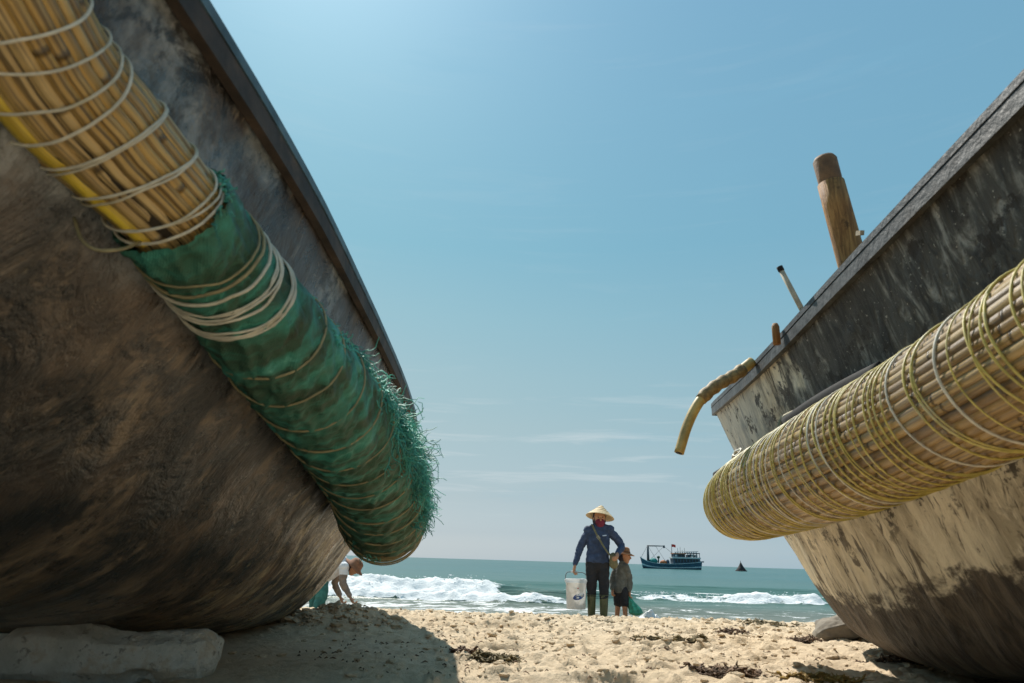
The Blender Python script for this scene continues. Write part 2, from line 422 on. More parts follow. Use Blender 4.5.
def m_sea():
    t = NT('sea_water'); c = t.coord('Object')
    at_ = t.n('Attribute', attribute_name='foam'); fo = at_.outputs['Fac']
    sp = t.n('SeparateXYZ'); t.set(sp.inputs[0], c); y = sp.outputs[1]
    r1 = t.noise(t.coord('Object', (0.35, 1.0, 1)), 2.4, 6, 0.62); r2 = t.noise(t.coord('Object', (0.08, 0.30, 1)), 1.3, 6, 0.6); r3 = t.noise(t.coord('Object', (0.010, 0.05, 1)), 1.0, 5, 0.6)
    col = t.mix(t.rng(y, 11, 22), (0.215, 0.215, 0.165), (0.070, 0.150, 0.128))
    col = t.mix(t.rng(y, 22, 70), col, (0.052, 0.150, 0.165))
    col = t.mix(t.rng(r3, 0.35, 0.65, 0, 0.45), col, (0.075, 0.190, 0.205))
    lace = t.noise(t.coord('Object', (0.8, 1.1, 1)), 2.6, 9, 0.72, 0.6)
    k = t.math('ADD', fo, t.math('MULTIPLY', t.math('SUBTRACT', lace, 0.5), 2.6))
    fm = t.rng(k, 0.40, 0.66)
    col = t.mix(fm, col, (0.90, 0.90, 0.89))
    b = t.bump(r3, 0.9, 1.6); b = t.bump(r2, 0.8, 0.40, b); b = t.bump(r1, 0.5, 0.06, b); b = t.bump(t.noise(c, 11, 6, 0.7), 0.45, 0.03, b)
    b = t.mix(fm, b, t.bump(t.noise(c, 7, 7, 0.72), 0.8, 0.10))
    tr = t.n('BsdfTranslucent'); t.set(tr.inputs['Color'], t.mix(fm, (0.32, 0.40, 0.24), (0.8, 0.8, 0.8))); t.set(tr.inputs['Normal'], b)
    ms = t.n('MixShader'); t.set(ms.inputs[0], t.rng(fm, 0, 1, 0.34, 0.12))
    t.t.links.new(t.p.outputs[0], ms.inputs[1]); t.t.links.new(tr.outputs[0], ms.inputs[2]); t.t.links.new(ms.outputs[0], t.out.inputs['Surface'])
    return t.done(col, t.rng(fm, 0, 1, 0.22, 0.9), b, IOR=1.33, Specular_IOR_Level=t.rng(fm, 0, 1, 0.42, 0.1))

M_sand = m_sand()
M_sea = m_sea()
M_hull_dark = m_hull('dark_pitched_hull', 'dark')
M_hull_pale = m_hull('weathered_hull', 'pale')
M_bam_l = m_bamboo('bamboo_straw', (0.54, 0.34, 0.100), (0.68, 0.48, 0.21), (0.24, 0.13, 0.045))
M_bam_r = m_bamboo('bamboo_brown', (0.33, 0.200, 0.065), (0.43, 0.290, 0.115), (0.17, 0.098, 0.040))
M_bam_y = m_bamboo('bamboo_yellow', (0.80, 0.58, 0.05), (0.78, 0.56, 0.06), (0.80, 0.57, 0.05), dark=(0.45, 0.30, 0.03))
M_core = simple('cane_gap_shade', (0.035, 0.024, 0.014), 0.8)  # added filler tube, coloured dark to stand for the shade between canes
M_net = m_net()
M_fray = simple('frayed_teal_net', (0.10, 0.42, 0.33), 0.6, 0.5, 8.0, 0.0)
M_cord_w = simple('white_cord', (0.62, 0.57, 0.46), 0.55, 0.2, 30, 0.2, dirt=(0.40, 0.33, 0.18))
M_cord_y = simple('yellow_cord', (0.52, 0.42, 0.11), 0.5, 0.25, 30, 0.2, dirt=(0.55, 0.50, 0.34))
M_cord_t = simple('tan_cord', (0.30, 0.25, 0.13), 0.6, 0.25, 30, 0.2)
M_rail_d = simple('dark_rail', (0.045, 0.030, 0.021), 0.75, 0.6, 9, 0.5, dirt=(0.20, 0.115, 0.045))
M_cap_d = simple('blue_grey_rail_cap', (0.055, 0.090, 0.110), 0.5, 0.5, 12, 0.5, dirt=(0.035, 0.028, 0.022))
M_rail_g = simple('grey_rail', (0.042, 0.044, 0.045), 0.6, 0.7, 16, 0.9, dirt=(0.045, 0.036, 0.030))
M_cap_g = simple('grey_rail_cap', (0.048, 0.052, 0.056), 0.6, 0.6, 16, 0.9, dirt=(0.055, 0.048, 0.042))
M_inside = simple('hull_inside', (0.12, 0.085, 0.05), 0.75, 0.4, 6, 0.4)
M_rubber = simple('black_rubber', (0.008, 0.008, 0.008), 0.85, 0.3, 30, 0.3)
M_post = simple('worn_timber', (0.34, 0.185, 0.065), 0.7, 0.4, 14, 0.6, dirt=(0.12, 0.062, 0.028))
def m_wood(name, a, b, sc=(60, 60, 5)):
    t = NT(name); g = t.noise(t.coord('Object', sc), 1.0, 7, 0.65, 0.5); n = t.noise(t.coord('Object'), 22, 5, 0.65)
    col = t.mix(t.rng(g, 0.36, 0.64), a, b)
    col = t.mix(t.rng(n, 0.56, 0.70, 0, 0.8), col, [q * 0.35 for q in a])
    return t.done(col, 0.7, t.bump(n, 0.5, 0.004, t.bump(g, 0.9, 0.006)), Specular_IOR_Level=0.3)
M_post = m_wood('worn_timber_grain', (0.19, 0.085, 0.026), (0.43, 0.215, 0.068))
M_post_top = simple('dark_timber', (0.17, 0.085, 0.035), 0.75, 0.4, 18, 0.6)
M_stone = simple('pale_concrete', (0.80, 0.80, 0.74), 0.9, 0.25, 9, 1.0, dirt=(0.45, 0.37, 0.26))
def m_stone():
    t = NT('broken_concrete'); c = t.coord('Object')
    n1 = t.noise(c, 6, 7, 0.65); n2 = t.noise(c, 28, 7, 0.7); n3 = t.noise(c, 110, 4, 0.7)
    col = t.mix(t.rng(n1, 0.38, 0.62), (0.70, 0.70, 0.63), (0.90, 0.90, 0.84))
    col = t.mix(t.rng(n1, 0.54, 0.66, 0, 0.6), col, (0.62, 0.50, 0.34))
    col = t.mix(t.rng(n2, 0.58, 0.66, 0, 0.75), col, (0.30, 0.28, 0.24))
    col = t.mix(t.rng(n3, 0.64, 0.70, 0, 0.6), col, (0.20, 0.18, 0.15))
    b = t.bump(n1, 0.9, 0.05); b = t.bump(n2, 1.0, 0.022, b); b = t.bump(n3, 0.8, 0.006, b)
    return t.done(col, 0.95, b, Specular_IOR_Level=0.15)
M_stone = m_stone()
M_rock = simple('grey_rock', (0.20, 0.175, 0.14), 0.9, 0.3, 9, 1.0)
M_weed = simple('dried_seaweed', (0.17, 0.125, 0.050), 0.8, 0.5, 25, 0.4)
M_weed_b = simple('brown_seaweed', (0.13, 0.072, 0.036), 0.8, 0.5, 25, 0.4)
M_weed_g = simple('golden_seaweed', (0.30, 0.19, 0.045), 0.8, 0.45, 25, 0.4)
M_foam = simple('white_foam', (0.84, 0.84, 0.82), 0.9, 0.06, 10, 0.6)

# ------------------------------------------------------------------ beach
SEA_Z = -0.50
LB = (-1.8786, 1.3641, 2.85, 2.3891, 5.9863, 5.0071, 0.8112, 0.41, -0.1097, 1.3741, -0.0622, 0.3658, 0.579, 0.7534, 0.9228, -0.1222, 0.0273, 1.0)
RB = (2.347, 1.2184, 2.6547, 1.5499, 5.5647, 4.3603, 0.9146, 0.3594, -0.1246, 1.574, -0.0849, 0.5217, 0.6339, 0.7619, 0.8994, 0.1939, 0.0625, 0.0)

def sand_z(x, y, detail=True):
    x = np.asarray(x, float); y = np.asarray(y, float)
    t = np.clip(y - 5.6, 0, None)
    z = -0.0085 * t ** 2 - 0.045 * t
    z = np.where(t > 4.4, -0.0085 * 4.4 ** 2 - 0.045 * 4.4 - 0.10 * (t - 4.4), z)
    z = np.maximum(z, -3.0)
    z = z + 0.10 * np.clip(1.7 - y, 0, 8) ** 1.05 * smooth(0.2, 1.2, np.abs(x - 0.2)) * 0.9
    z = z + 0.030 * (fbm(x * 0.7, y * 0.7, 0, 3, 3) - 0.5)
    # pile of sand pushed up by the bow of the left boat
    d2 = ((x + 1.02) / 0.34) ** 2 + ((y - 4.62) / 0.30) ** 2
    z = z + 0.125 * np.exp(-d2) * (0.65 + 0.7 * fbm(x * 9, y * 9, 0, 5, 4))
    if not detail: return z
    amp = smooth(0.9, 1.6, y) * (1 - 0.65 * smooth(7.0, 9.5, y))
    # trodden, crumbly in the open; smoother in the lee of the boats
    open_ = 0.30 + 0.70 * smooth(-0.75, -0.05, x) * (1 - 0.55 * smooth(1.0, 1.6, x) * (1 - smooth(3.6, 4.6, y)))
    open_ = np.maximum(open_, smooth(3.7, 4.6, y))
    a = fbm(x * 3.1, y * 3.1, 0, 11, 4, 0.55) - 0.5
    b = fbm(x * 11, y * 11, 0, 12, 4, 0.6) - 0.5
    ridg = 1 - np.abs(2 * fbm(x * 6.0 + 7, y * 6.0, 0, 13, 4, 0.6) - 1)
    clod = smooth(0.60, 0.78, fbm(x * 17, y * 17, 0, 14, 3, 0.55))
    foot = smooth(0.60, 0.74, fbm(x * 2.3 + 31, y * 2.9, 0, 21, 2))
    z = z + amp * (open_ * (0.045 * a + 0.040 * b + 0.026 * (ridg - 0.8) + 0.020 * clod - 0.045 * foot + 0.020 * (fbm(x * 34, y * 30, 0, 18, 3, 0.6) - 0.5)) + (1 - open_) * 0.010 * (fbm(x * 3, y * 14, 0, 15, 4) - 0.5))
    return z

def spaced(lo, a, b, hi, d, g=1.12, dmax=4.0):
    mid = list(np.arange(a, b + d / 2, d)); left = []; p, s = a, d
    while p > lo: s = min(s * g, dmax); p -= s; left.append(p)
    right = []; p, s = mid[-1], d
    while p < hi: s = min(s * g, dmax); p += s; right.append(p)
    return np.array(left[::-1] + mid + right)

xs = spaced(-130, -2.4, 3.2, 140, 0.0145); ys = spaced(-60, 1.5, 6.6, 16.5, 0.0145, 1.05, 0.25)
XX, YY = np.meshgrid(xs, ys)
beach = grid_mesh('beach', xs, ys, sand_z(XX, YY), M_sand)
tag(beach, kind='structure')

# loose clods of sand and weed crumbs lying on the beach
def blob_field(name, mat, spots, seed, kind='stuff', label=None, cat=None, flat=0.65):
    r = np.random.default_rng(seed)
    bm = bmesh.new(); bmesh.ops.create_icosphere(bm, subdivisions=1, radius=1.0)
    V = np.array([v.co[:] for v in bm.verts]); Fc = [tuple(v.index for v in f.verts) for f in bm.faces]; bm.free()
    mb = MB()
    for (x, y, s) in spots:
        k = V * (0.6 + 0.8 * r.random((len(V), 1))) * s * np.array([1 + 0.6 * r.random(), 1 + 0.6 * r.random(), flat])
        a = r.random() * 6.28; R = np.array([[math.cos(a), -math.sin(a), 0], [math.sin(a), math.cos(a), 0], [0, 0, 1]])
        mb.add(k @ R.T + np.array([x, y, float(sand_z(x, y)) + s * 0.22]), Fc)
    o = mb.build(name, mat, sm=False)
    return tag(o, label, cat, kind=kind)
sp = []
for i in range(3600):
    y = 2.2 + 4.6 * rng.random() ** 0.9; x = -1.2 + 4.2 * rng.random()
    if x < -0.55 and y < 4.2 and rng.random() < 0.9: continue
    sp.append((x, y, 0.003 + 0.017 * rng.random() ** 3))
for i in range(260):
    a = rng.random() * 6.28; q = rng.random() ** 0.6
    sp.append((-1.02 + 0.42 * q * math.cos(a), 4.55 + 0.34 * q * math.sin(a), 0.008 + 0.020 * rng.random() ** 2))
blob_field('sand_clods', M_sand, sp, 3, label='loose crumbs of sand scattered over the trodden beach', cat='sand')

# ------------------------------------------------------------------ sea
xs = spaced(-2600, -13, 15, 3000, 0.085, 1.10, 120.0); ys = spaced(10.3, 12.4, 27, 9000, 0.055, 1.045, 300.0)
XX, YY = np.meshgrid(xs, ys)
def ridge(c, front, back):
    d = YY - c
    return np.where(d < 0, np.exp(-(d / front) ** 2), np.exp(-(d / back) ** 2))
nearx = 1 - smooth(40, 90, np.abs(XX))
c1 = 18.7 + 3.2 * smooth(1.5, 5.0, XX) + 0.9 * (fbm(XX * 0.12, XX * 0 + 3, 0, 31, 3) - 0.5) + 0.05 * XX
h1 = 0.40 * (1 - 0.36 * smooth(-0.9, 0.6, XX)) * (1 - 0.55 * smooth(1.5, 4.5, XX)) * (0.85 + 0.3 * fbm(XX * 0.5, XX * 0, 0, 32, 3))
brk1 = 1 - smooth(-0.7, 0.35, XX + 0.8 * (fbm(XX * 0.9, YY * 0.9, 0, 33, 3) - 0.5))
w1 = ridge(c1, 0.55, 1.3)
c2 = 20.3 + 0.7 * (fbm(XX * 0.2, XX * 0 + 9, 0, 34, 3) - 0.5) - 0.02 * XX
ext2 = smooth(2.6, 4.4, XX) * (1 - smooth(8.3, 9.0, XX)) * (0.55 + 0.9 * smooth(0.35, 0.65, fbm(XX * 0.7, XX * 0 + 2, 0, 44, 3)))
ext2 = np.clip(ext2, 0, 1)
h2 = 0.19 * ext2 * (0.75 + 0.5 * fbm(XX * 0.8, XX * 0, 0, 35, 3)); w2 = ridge(c2, 0.30, 0.8)
c3 = 17.0 + 0.8 * (fbm(XX * 0.16, XX * 0 + 5, 0, 36, 3) - 0.5)
ext3 = 1 - smooth(0.9, 2.2, XX)
h3 = 0.15 * ext3; w3 = ridge(c3, 0.22, 0.9)
c4 = 28.5 + 1.2 * (fbm(XX * 0.1, XX * 0 + 15, 0, 37, 3) - 0.5); w4 = ridge(c4, 0.9, 1.9); h4 = 0.16
ZZ = SEA_Z + nearx * (h1 * w1 + h2 * w2 + h3 * w3 + h4 * w4)
foam = np.zeros_like(ZZ)
foam += brk1 * smooth(0.10, 0.55, ridge(c1 - 0.25, 1.0, 0.7)) * 0.85
foam += 0.55 * (1 - brk1) * smooth(0.90, 0.99, w1) * smooth(0.48, 0.62, fbm(XX * 1.1, YY * 0.4, 0, 38, 3))
foam += ext2 * smooth(0.20, 0.85, ridge(c2 - 0.1, 0.50, 0.40)) * 0.9
foam += ext3 * smooth(0.30, 0.8, ridge(c3, 0.30, 0.45)) * 0.75
foam += 0.34 * (1 - smooth(13.6, 17.5, YY)) + 0.20 * (1 - smooth(17, 21.5, YY)) * smooth(0.45, 0.62, fbm(XX * 0.35, YY * 0.5, 0, 39, 3))
foam += 0.25 * brk1 * (1 - smooth(19, 23, YY)) * smooth(14, 17, YY)
foam = np.clip(foam * nearx, 0, 1)
turb = smooth(0.45, 0.9, foam)
near = 1 - smooth(30, 60, YY)
ZZ += near * turb * (0.12 * (fbm(XX * 1.7, YY * 1.9, 0, 40, 4, 0.6) - 0.42) + 0.21 * (fbm(XX * 4.2, YY * 3.6, 0, 43, 3, 0.6) - 0.5))
ZZ += near * 0.05 * (fbm(XX * 0.8, YY * 2.2, 0, 41, 4, 0.55) - 0.5) * smooth(12.0, 16, YY)
ZZ += 0.25 * (1 - near) * (fbm(XX * 0.02, YY * 0.09, 0, 42, 3) - 0.5) * (1 - smooth(400, 900, YY))
sea = grid_mesh('sea', xs, ys, ZZ, M_sea, {'foam': foam})
tag(sea, kind='structure')

# torn spray and foam clots thrown up along the breaking crests
mb = MB(); bm = bmesh.new(); bmesh.ops.create_icosphere(bm, subdivisions=1, radius=1.0)
V = np.array([v.co[:] for v in bm.verts]); Fc = [tuple(v.index for v in f.verts) for f in bm.faces]; bm.free()
r5 = np.random.default_rng(5)
def clots(n, xr, yc, spread, top, smin, smax):
    for i in range(n):
        x = xr[0] + (xr[1] - xr[0]) * r5.random(); y = yc + r5.normal() * spread
        z = SEA_Z + top * (0.35 + 0.75 * r5.random())
        s = smin + (smax - smin) * r5.random() ** 2
        mb.add(V * (0.55 + 0.9 * r5.random((len(V), 1))) * s * np.array([1.5, 1.0, 0.8]) + np.array([x, y, z]), Fc)
clots(700, (-12, -0.5), 18.5, 0.40, 0.44, 0.006, 0.022)
clots(60, (-1.5, -0.4), 18.5, 0.22, 0.50, 0.005, 0.018)
clots(260, (3.6, 8.3), 20.1, 0.20, 0.19, 0.006, 0.022)
clots(60, (7.3, 8.2), 20.1, 0.2, 0.28, 0.005, 0.02)
clots(120, (-3, 1.2), 16.9, 0.15, 0.13, 0.006, 0.02)
tag(mb.build('sea_foam', M_foam, sm=True), 'white foam and spray torn off the breaking waves', 'foam', kind='stuff')

# ------------------------------------------------------------------ the two bamboo boats
def pch(x, X, Yv):
    X = np.asarray(X, float); Yv = np.asarray(Yv, float); x = np.asarray(x, float)
    h = np.diff(X); dl = np.diff(Yv) / h; mm = np.zeros(len(X))
    for i in range(1, len(X) - 1):
        if dl[i - 1] * dl[i] > 0:
            w1_ = 2 * h[i] + h[i - 1]; w2_ = h[i] + 2 * h[i - 1]; mm[i] = (w1_ + w2_) / (w1_ / dl[i - 1] + w2_ / dl[i])
    mm[0] = dl[0]; mm[-1] = dl[-1]
    k = np.clip(np.searchsorted(X, x) - 1, 0, len(X) - 2); t = (x - X[k]) / h[k]
    return (2 * t ** 3 - 3 * t ** 2 + 1) * Yv[k] + (t ** 3 - 2 * t ** 2 + t) * h[k] * mm[k] + (-2 * t ** 3 + 3 * t ** 2) * Yv[k + 1] + (t ** 3 - t ** 2) * h[k] * mm[k + 1]

def hull_pts(P, sgn, th, v, inset=0.0):
    """sgn -1: the half at smaller X, +1: the half at larger X; th in [-pi/2, pi/2] stern..bow"""
    xc, B, n, Y0, yg, yk, e, a, b, c, d, u1, u2, u3, u4, rk, q, hump = P
    v = np.asarray(v, float); th = np.asarray(th, float)
    U = pch(v, [0, .04, .15, .40, .70, 1], [0, u1, u2, u3, u4, 1])
    ne = np.where(th < 0, n + 0.7, n)
    s = np.sign(np.sin(th)) * np.abs(np.sin(th)) ** (2 / ne); co = np.abs(np.cos(th)) ** (2 / ne)
    yt = yk + (yg - yk) * np.clip(v, 0, None) ** e
    Y = Y0 + (yt[:, None] - Y0 - inset) * s[None] * np.where(s > 0, 1.0, 2.95 / (yg - Y0))[None]
    X = xc + sgn * np.clip(B * U[:, None] * co[None] - inset, 0, None)
    zk = np.maximum(a + b * Y, 0) + rk * np.clip((Y - 3) / 2, 0, None) ** 2
    zg = c + d * Y + q * np.clip(Y - 2.5, 0, None) ** 2
    zg = zg + hump * (0.036 * np.exp(-((Y - 2.75) / 1.1) ** 2) - 0.028 * (1 - smooth(0.7, 1.7, Y)))
    Z = zk + (zg - zk) * v[:, None] + inset * (1 - v[:, None])
    return np.stack([X, Y, Z], -1)

def make_boat(P, vis, name, label, mats):
    xc = P[0]
    root = thing(name, (xc, 3.4, 0.0), label, 'boat')
    th = np.linspace(-1, 1, 281) * math.pi / 2; v = np.r_[np.linspace(0, 0.06, 7)[:-1], np.linspace(0.06, 1, 60)]
    mb = MB()
    for sgn in (-1, 1):
        G = hull_pts(P, sgn, th, v)
        rel = (fbm(G[..., 1] * 5.0, G[..., 2] * 2.0, 0.3 * sgn, 51, 4) - 0.5) * 0.016 + (fbm(G[..., 1] * 1.2, G[..., 2] * 1.2, 0, 52, 3) - 0.5) * 0.03
        rel += (fbm(G[..., 1] * 13.0 + v[:, None] * 2.5, v[:, None] * 2.6 + G[..., 1] * 0.4, 0.3 * sgn, 55, 4, 0.55) - 0.5) * 0.060 * (1 - 0.6 * smooth(0.6, 0.75, v))[:, None]
        rel *= smooth(0, 0.1, v)[:, None] * (1 - smooth(0.93, 1.0, v))[:, None] * np.cos(th)[None] ** 0.3
        G[..., 0] += sgn * rel
        uv = np.stack([G[..., 1], np.broadcast_to(v[:, None], G.shape[:2])], -1)
        if sgn > 0: G = G[:, ::-1]; uv = uv[:, ::-1]
        mb.grid(G, uv)
    hull = mb.build('hull', mats['hull'], root)
    mi = MB()
    for sgn in (-1, 1):
        G = hull_pts(P, sgn, th[::2], np.linspace(0, 1, 14), 0.035)
        if sgn < 0: G = G[:, ::-1]
        mi.grid(G)
    mi.build('lining', mats['inside'], root)
    # rub rail and cap following the gunwale, one strip all round
    def loop(voff, out, dz):
        tt = np.linspace(-1, 1, 141) * math.pi / 2
        tt = np.sign(tt) * (math.pi / 2) * np.abs(tt / (math.pi / 2)) ** 0.8
        A = hull_pts(P, -1, tt, np.array([voff]))[0]; Bq = hull_pts(P, 1, tt[::-1], np.array([voff]))[0][1:-1]
        W = np.vstack([A, Bq]); Tn = np.roll(W, -1, 0) - np.roll(W, 1, 0); Tn[:, 2] = 0
        Tn /= np.linalg.norm(Tn, axis=1)[:, None] + 1e-9
        N = np.stack([-Tn[:, 1], Tn[:, 0], 0 * Tn[:, 0]], 1)
        return W + N * out + np.array([0, 0, dz])
    def band(name, mat, ov, lo, hi, o0, o1):
        A = loop(ov, o0, lo); B_ = loop(ov, o1, lo); C_ = loop(ov, o1, hi); D = loop(ov, o0, hi)
        wob = 0.004 * (fbm(B_[:, 1] * 3, B_[:, 0] * 3, 0, 60, 3) - 0.5)
        B_[:, 2] += wob * 2; C_[:, 2] += wob
        n = len(A); vs = np.concatenate([A, B_, C_, D]); f = []
        for i in range(n):
            j = (i + 1) % n
            for k in range(4):
                k2 = (k + 1) % 4
                f.append((k * n + i, k * n + j, k2 * n + j, k2 * n + i))
        return MB().add(vs, f).build(name, mat, root, sm=False)
    band('rub_rail', mats['rail'], 1.0, -0.052, -0.004, -0.010, 0.011)
    band('rail_cap', mats['cap'], 1.0, -0.001, 0.022, -0.034, 0.013)
    # thwarts inside
    for yy in (0.4, 1.8, 3.3):
        g = hull_pts(P, 1, np.array([math.asin(np.clip((yy - P[3]) / (P[4] - P[3]), -1, 1) ** 1 if yy > P[3] else -abs((yy - P[3]) / (P[4] - P[3])))]), np.array([0.80]))[0][0]
        hw = abs(g[0] - xc) * 0.97
        MB().box((xc, yy, g[2]), (2 * hw, 0.16, 0.035)).build('thwart', mats['inside'], root, sm=False)
    return root

left_boat = make_boat(LB, 1, 'bamboo_boat', 'dark pitch-black bamboo boat on the left with green net round its fender', dict(hull=M_hull_dark, inside=M_inside, rail=M_rail_d, cap=M_cap_d))
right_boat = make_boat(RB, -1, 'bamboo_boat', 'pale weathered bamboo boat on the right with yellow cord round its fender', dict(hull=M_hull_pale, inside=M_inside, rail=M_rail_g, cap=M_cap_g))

class Axis:
    def __init__(self, pts, n=160):
        self.Q = catmull(pts, n)          # x y z r
        self.p = self.Q[:, :3]; self.r = self.Q[:, 3]
        self.T = np.gradient(self.p, axis=0); self.T /= np.linalg.norm(self.T, axis=1)[:, None]
        up = np.array([0, 0, 1.0])
        self.A = up - self.T * (self.T @ up)[:, None]; self.A /= np.linalg.norm(self.A, axis=1)[:, None]
        self.B = np.cross(self.T, self.A)
        self.s = np.r_[0, np.cumsum(np.linalg.norm(np.diff(self.p, axis=0), axis=1))]; self.L = self.s[-1]
    def at(self, s, ang, rad):
        """point at arc length s, angle ang (0 = up) and rad metres outside the bundle's surface"""
        s = np.asarray(s, float); ang = np.asarray(ang, float)
        g = lambda arr: np.stack([np.interp(s, self.s, arr[:, i]) for i in range(3)], -1)
        r = np.interp(s, self.s, self.r) + rad
        return g(self.p) + (np.cos(ang) * r)[..., None] * g(self.A) + (np.sin(ang) * r)[..., None] * g(self.B)

def make_fender(boat, ax, ncane, mat, label, seed):
    r = np.random.default_rng(seed)
    root = thing('fender', np.array(ax.p[-1]) - world_loc(boat), label, None)
    root.parent = boat
    S = np.linspace(0, ax.L, 60)
    MB().tube(ax.at(S, S * 0, -np.interp(S, ax.s, ax.r)), np.interp(S, ax.s, ax.r) * 0.955, 28).build('bundle_core', M_core, root)
    for k in range(ncane):
        a0 = k / ncane * 2 * math.pi + r.normal() * 0.008; tw = r.normal() * 0.006
        end = ax.L - abs(r.normal()) * 0.02; st = 0.0
        s = np.linspace(st, end, 64)
        rr = np.interp(s, ax.s, ax.r); rc = rr * math.pi / ncane * (1.28 + 0.10 * r.normal())
        rc = np.maximum(rc, rr * 2.4 / ncane)
        ph = (s * 2.9 + r.random() * 3) % 1.0
        bulge = 1 + 0.10 * np.exp(-((ph - 0.5) / 0.05) ** 2)
        P = ax.at(s, a0 + tw * s, -rc + 0.0015 * r.normal() + 0.002 * np.sin(s * 3 + r.random() * 6))
        MB().tube(P, rc * bulge, 8).build('cane', mat, root)
    return root

def cord_loop(root, ax, s0, rad, thick, mat, tilt, ph, name='cord', flat=False, a0=0.0, a1=2 * math.pi, seed=0, slack=0.0, wob=0.008):
    full = abs(a1 - a0 - 2 * math.pi) < 1e-6
    ang = np.linspace(a0, a1, 49)[:-1] if full else np.linspace(a0, a1, 40)
    rr = np.interp(s0, ax.s, ax.r)
    s = s0 + tilt * rr * np.cos(ang - ph) + wob * (fbm(np.cos(ang) * 1.5 + seed, np.sin(ang) * 1.5, 0, 70, 3) - 0.5)
    P = ax.at(np.clip(s, 0, ax.L), ang, rad + slack * np.clip(np.cos(ang - math.pi), 0, 1) ** 4)
    return MB().tube(P, thick, 6, closed=full).build(name, mat, root)

# ---- left fender: straw-coloured canes lashed with white cord, then wrapped in green net
ptsL = [(0, 0, 0, 0), (-0.700, 0.45, 1.175, 0.100), (*at(35, 60, 0.79), 0.098), (*at(95, 125, 0.90), 0.096), (*at(166, 203, 1.03), 0.086), (*at(223, 276, 1.23), 0.090), (*at(259, 320, 1.39), 0.104),
        (*at(291, 361, 1.59), 0.116), (*at(337, 417, 1.99), 0.138), (*at(373, 475, 2.63), 0.162), (*at(383, 513, 3.15), 0.178), (*at(385, 525, 3.42), 0.168)]
ptsL[0] = (-0.84, -0.15, 1.33, 0.098)
axL = Axis(ptsL)
fL = make_fender(left_boat, axL, 30, M_bam_l, 'bundle of straw-coloured canes lashed with cord, its seaward half wrapped in green net', 21)
def s_of(ax, px, py):
    d = F_ * 683.0 + R_ * (px - 512) + U_ * (341.5 - py); d /= np.linalg.norm(d)
    q = ax.p - np.array([0, 0, CAM_Z]); dist = np.linalg.norm(q - (q @ d)[:, None] * d, axis=1) / np.linalg.norm(q, axis=1)
    return ax.s[dist.argmin()]
sj = s_of(axL, 165, 206)
# cord turns on the bare canes
ss = list(s_of(axL, 165, 206) - np.array([0.006, 0.018, 0.030, 0.075, 0.085, 0.145, 0.160, 0.225, 0.265, 0.31, 0.36, 0.44, 0.52, 0.62, 0.75]))
for i, s0 in enumerate(ss):
    cord_loop(fL, axL, s0, 0.0060, 0.0021 + 0.0007 * rng.random(), M_cord_w, 0.05 * rng.normal() + 0.20, 1.0 + 0.25 * rng.normal(), seed=i, slack=0.003 * rng.random())
# yellow split cane on the hull side, its sunlit brightness put into the colour
s = np.linspace(sj - 0.36, sj - 0.005, 30)
MB().tube(axL.at(s, s * 0 + 3.24, -0.0095), 0.0165, 8, sq=(1.0, 1.0)).build('yellow_lath', M_bam_y, fL)
# slack end of cord hanging from the last turn
lp = catmull(np.array([at(74, 218, 0.97), at(82, 240, 0.95), at(98, 250, 0.95), at(122, 249, 0.97), at(140, 242, 1.0)]), 24)
MB().tube(lp, 0.0028, 6).build('cord_end', M_cord_t, fL)
# net wrap
ns, na = 300, 120
e1 = axL.L - 0.10
S = np.linspace(sj + 0.002, e1, ns); Aa = np.linspace(0, 2 * math.pi, na)
SS, AA = np.meshgrid(S, Aa, indexing='ij')
ca, sa = np.cos(AA), np.sin(AA)
fold = 1 - np.abs(2 * fbm(SS * 22 + 2.2 * ca, ca * 1.3 + 4, sa * 1.3, 80, 4) - 1)
fold2 = 1 - np.abs(2 * fbm(SS * 13 - 3.0 * AA, ca * 2.0 + 4, sa * 2.0, 86, 3) - 1) * 1.0
wr = 0.002 + 0.011 * smooth(0.55, 1.0, fold) + 0.007 * smooth(0.7, 1.0, fold2) * np.abs(np.sin(AA / 2)) + 0.008 * fbm(SS * 9, ca * 4, sa * 4, 81, 4)
wr *= 0.55 + 0.45 * smooth(sj, sj + 0.5, SS) + 0.5 * (1 - smooth(sj, sj + 0.25, SS))
G = axL.at(SS, AA, wr)
uv = np.stack([SS - sj, AA * 0.16], -1)
keep = MB(); keep.grid(G, uv)
end_cut = e1 - 0.02 - 0.22 * fbm(ca[0] * 2.2, sa[0] * 2.2, 0, 83, 4)
ff = []
bq = na
for q in keep.f:
    i, j = q[0] // bq, q[0] % bq
    if S[i] < end_cut[j]: ff.append(q)
keep.f = ff
net = keep.build('net_wrap', M_net, fL)
# binding over the net
nb = [(196, 246, 0.8), (213, 268, 2.0), (207, 260, 1.1), (202, 254, 0.9), (234, 295, 2.6), (263, 337, 1.0), (281, 362, 1.0), (298, 390, 0.8), (311, 410, 0.8), (323, 428, 0.9), (335, 445, 0.8), (344, 458, 0.8), (353, 471, 0.9), (361, 482, 0.8), (368, 492, 0.8), (374, 501, 0.8), (380, 509, 0.7), (385, 515, 0.8), (389, 521, 0.7), (393, 527, 0.8)]
for i, (px, py, w) in enumerate(nb):
    s0 = s_of(axL, px, py) + 0.01 * rng.normal()
    for k in range(1 if w < 1.5 else int(w * 2)):      # the broad bindings are several turns side by side
        cord_loop(fL, axL, s0 + 0.0058 * k + 0.002 * rng.normal(), 0.0165 + 0.004 * rng.random(), 0.0026 * (0.7 + 0.6 * rng.random()) * (1 + 0.15 * (s0 - sj)), M_cord_w if w > 1 else M_cord_t, 0.20 + 0.018 * rng.normal(), 1.2 + 0.1 * rng.normal(), 'net_binding', seed=i * 5 + k + 40, wob=0.022)
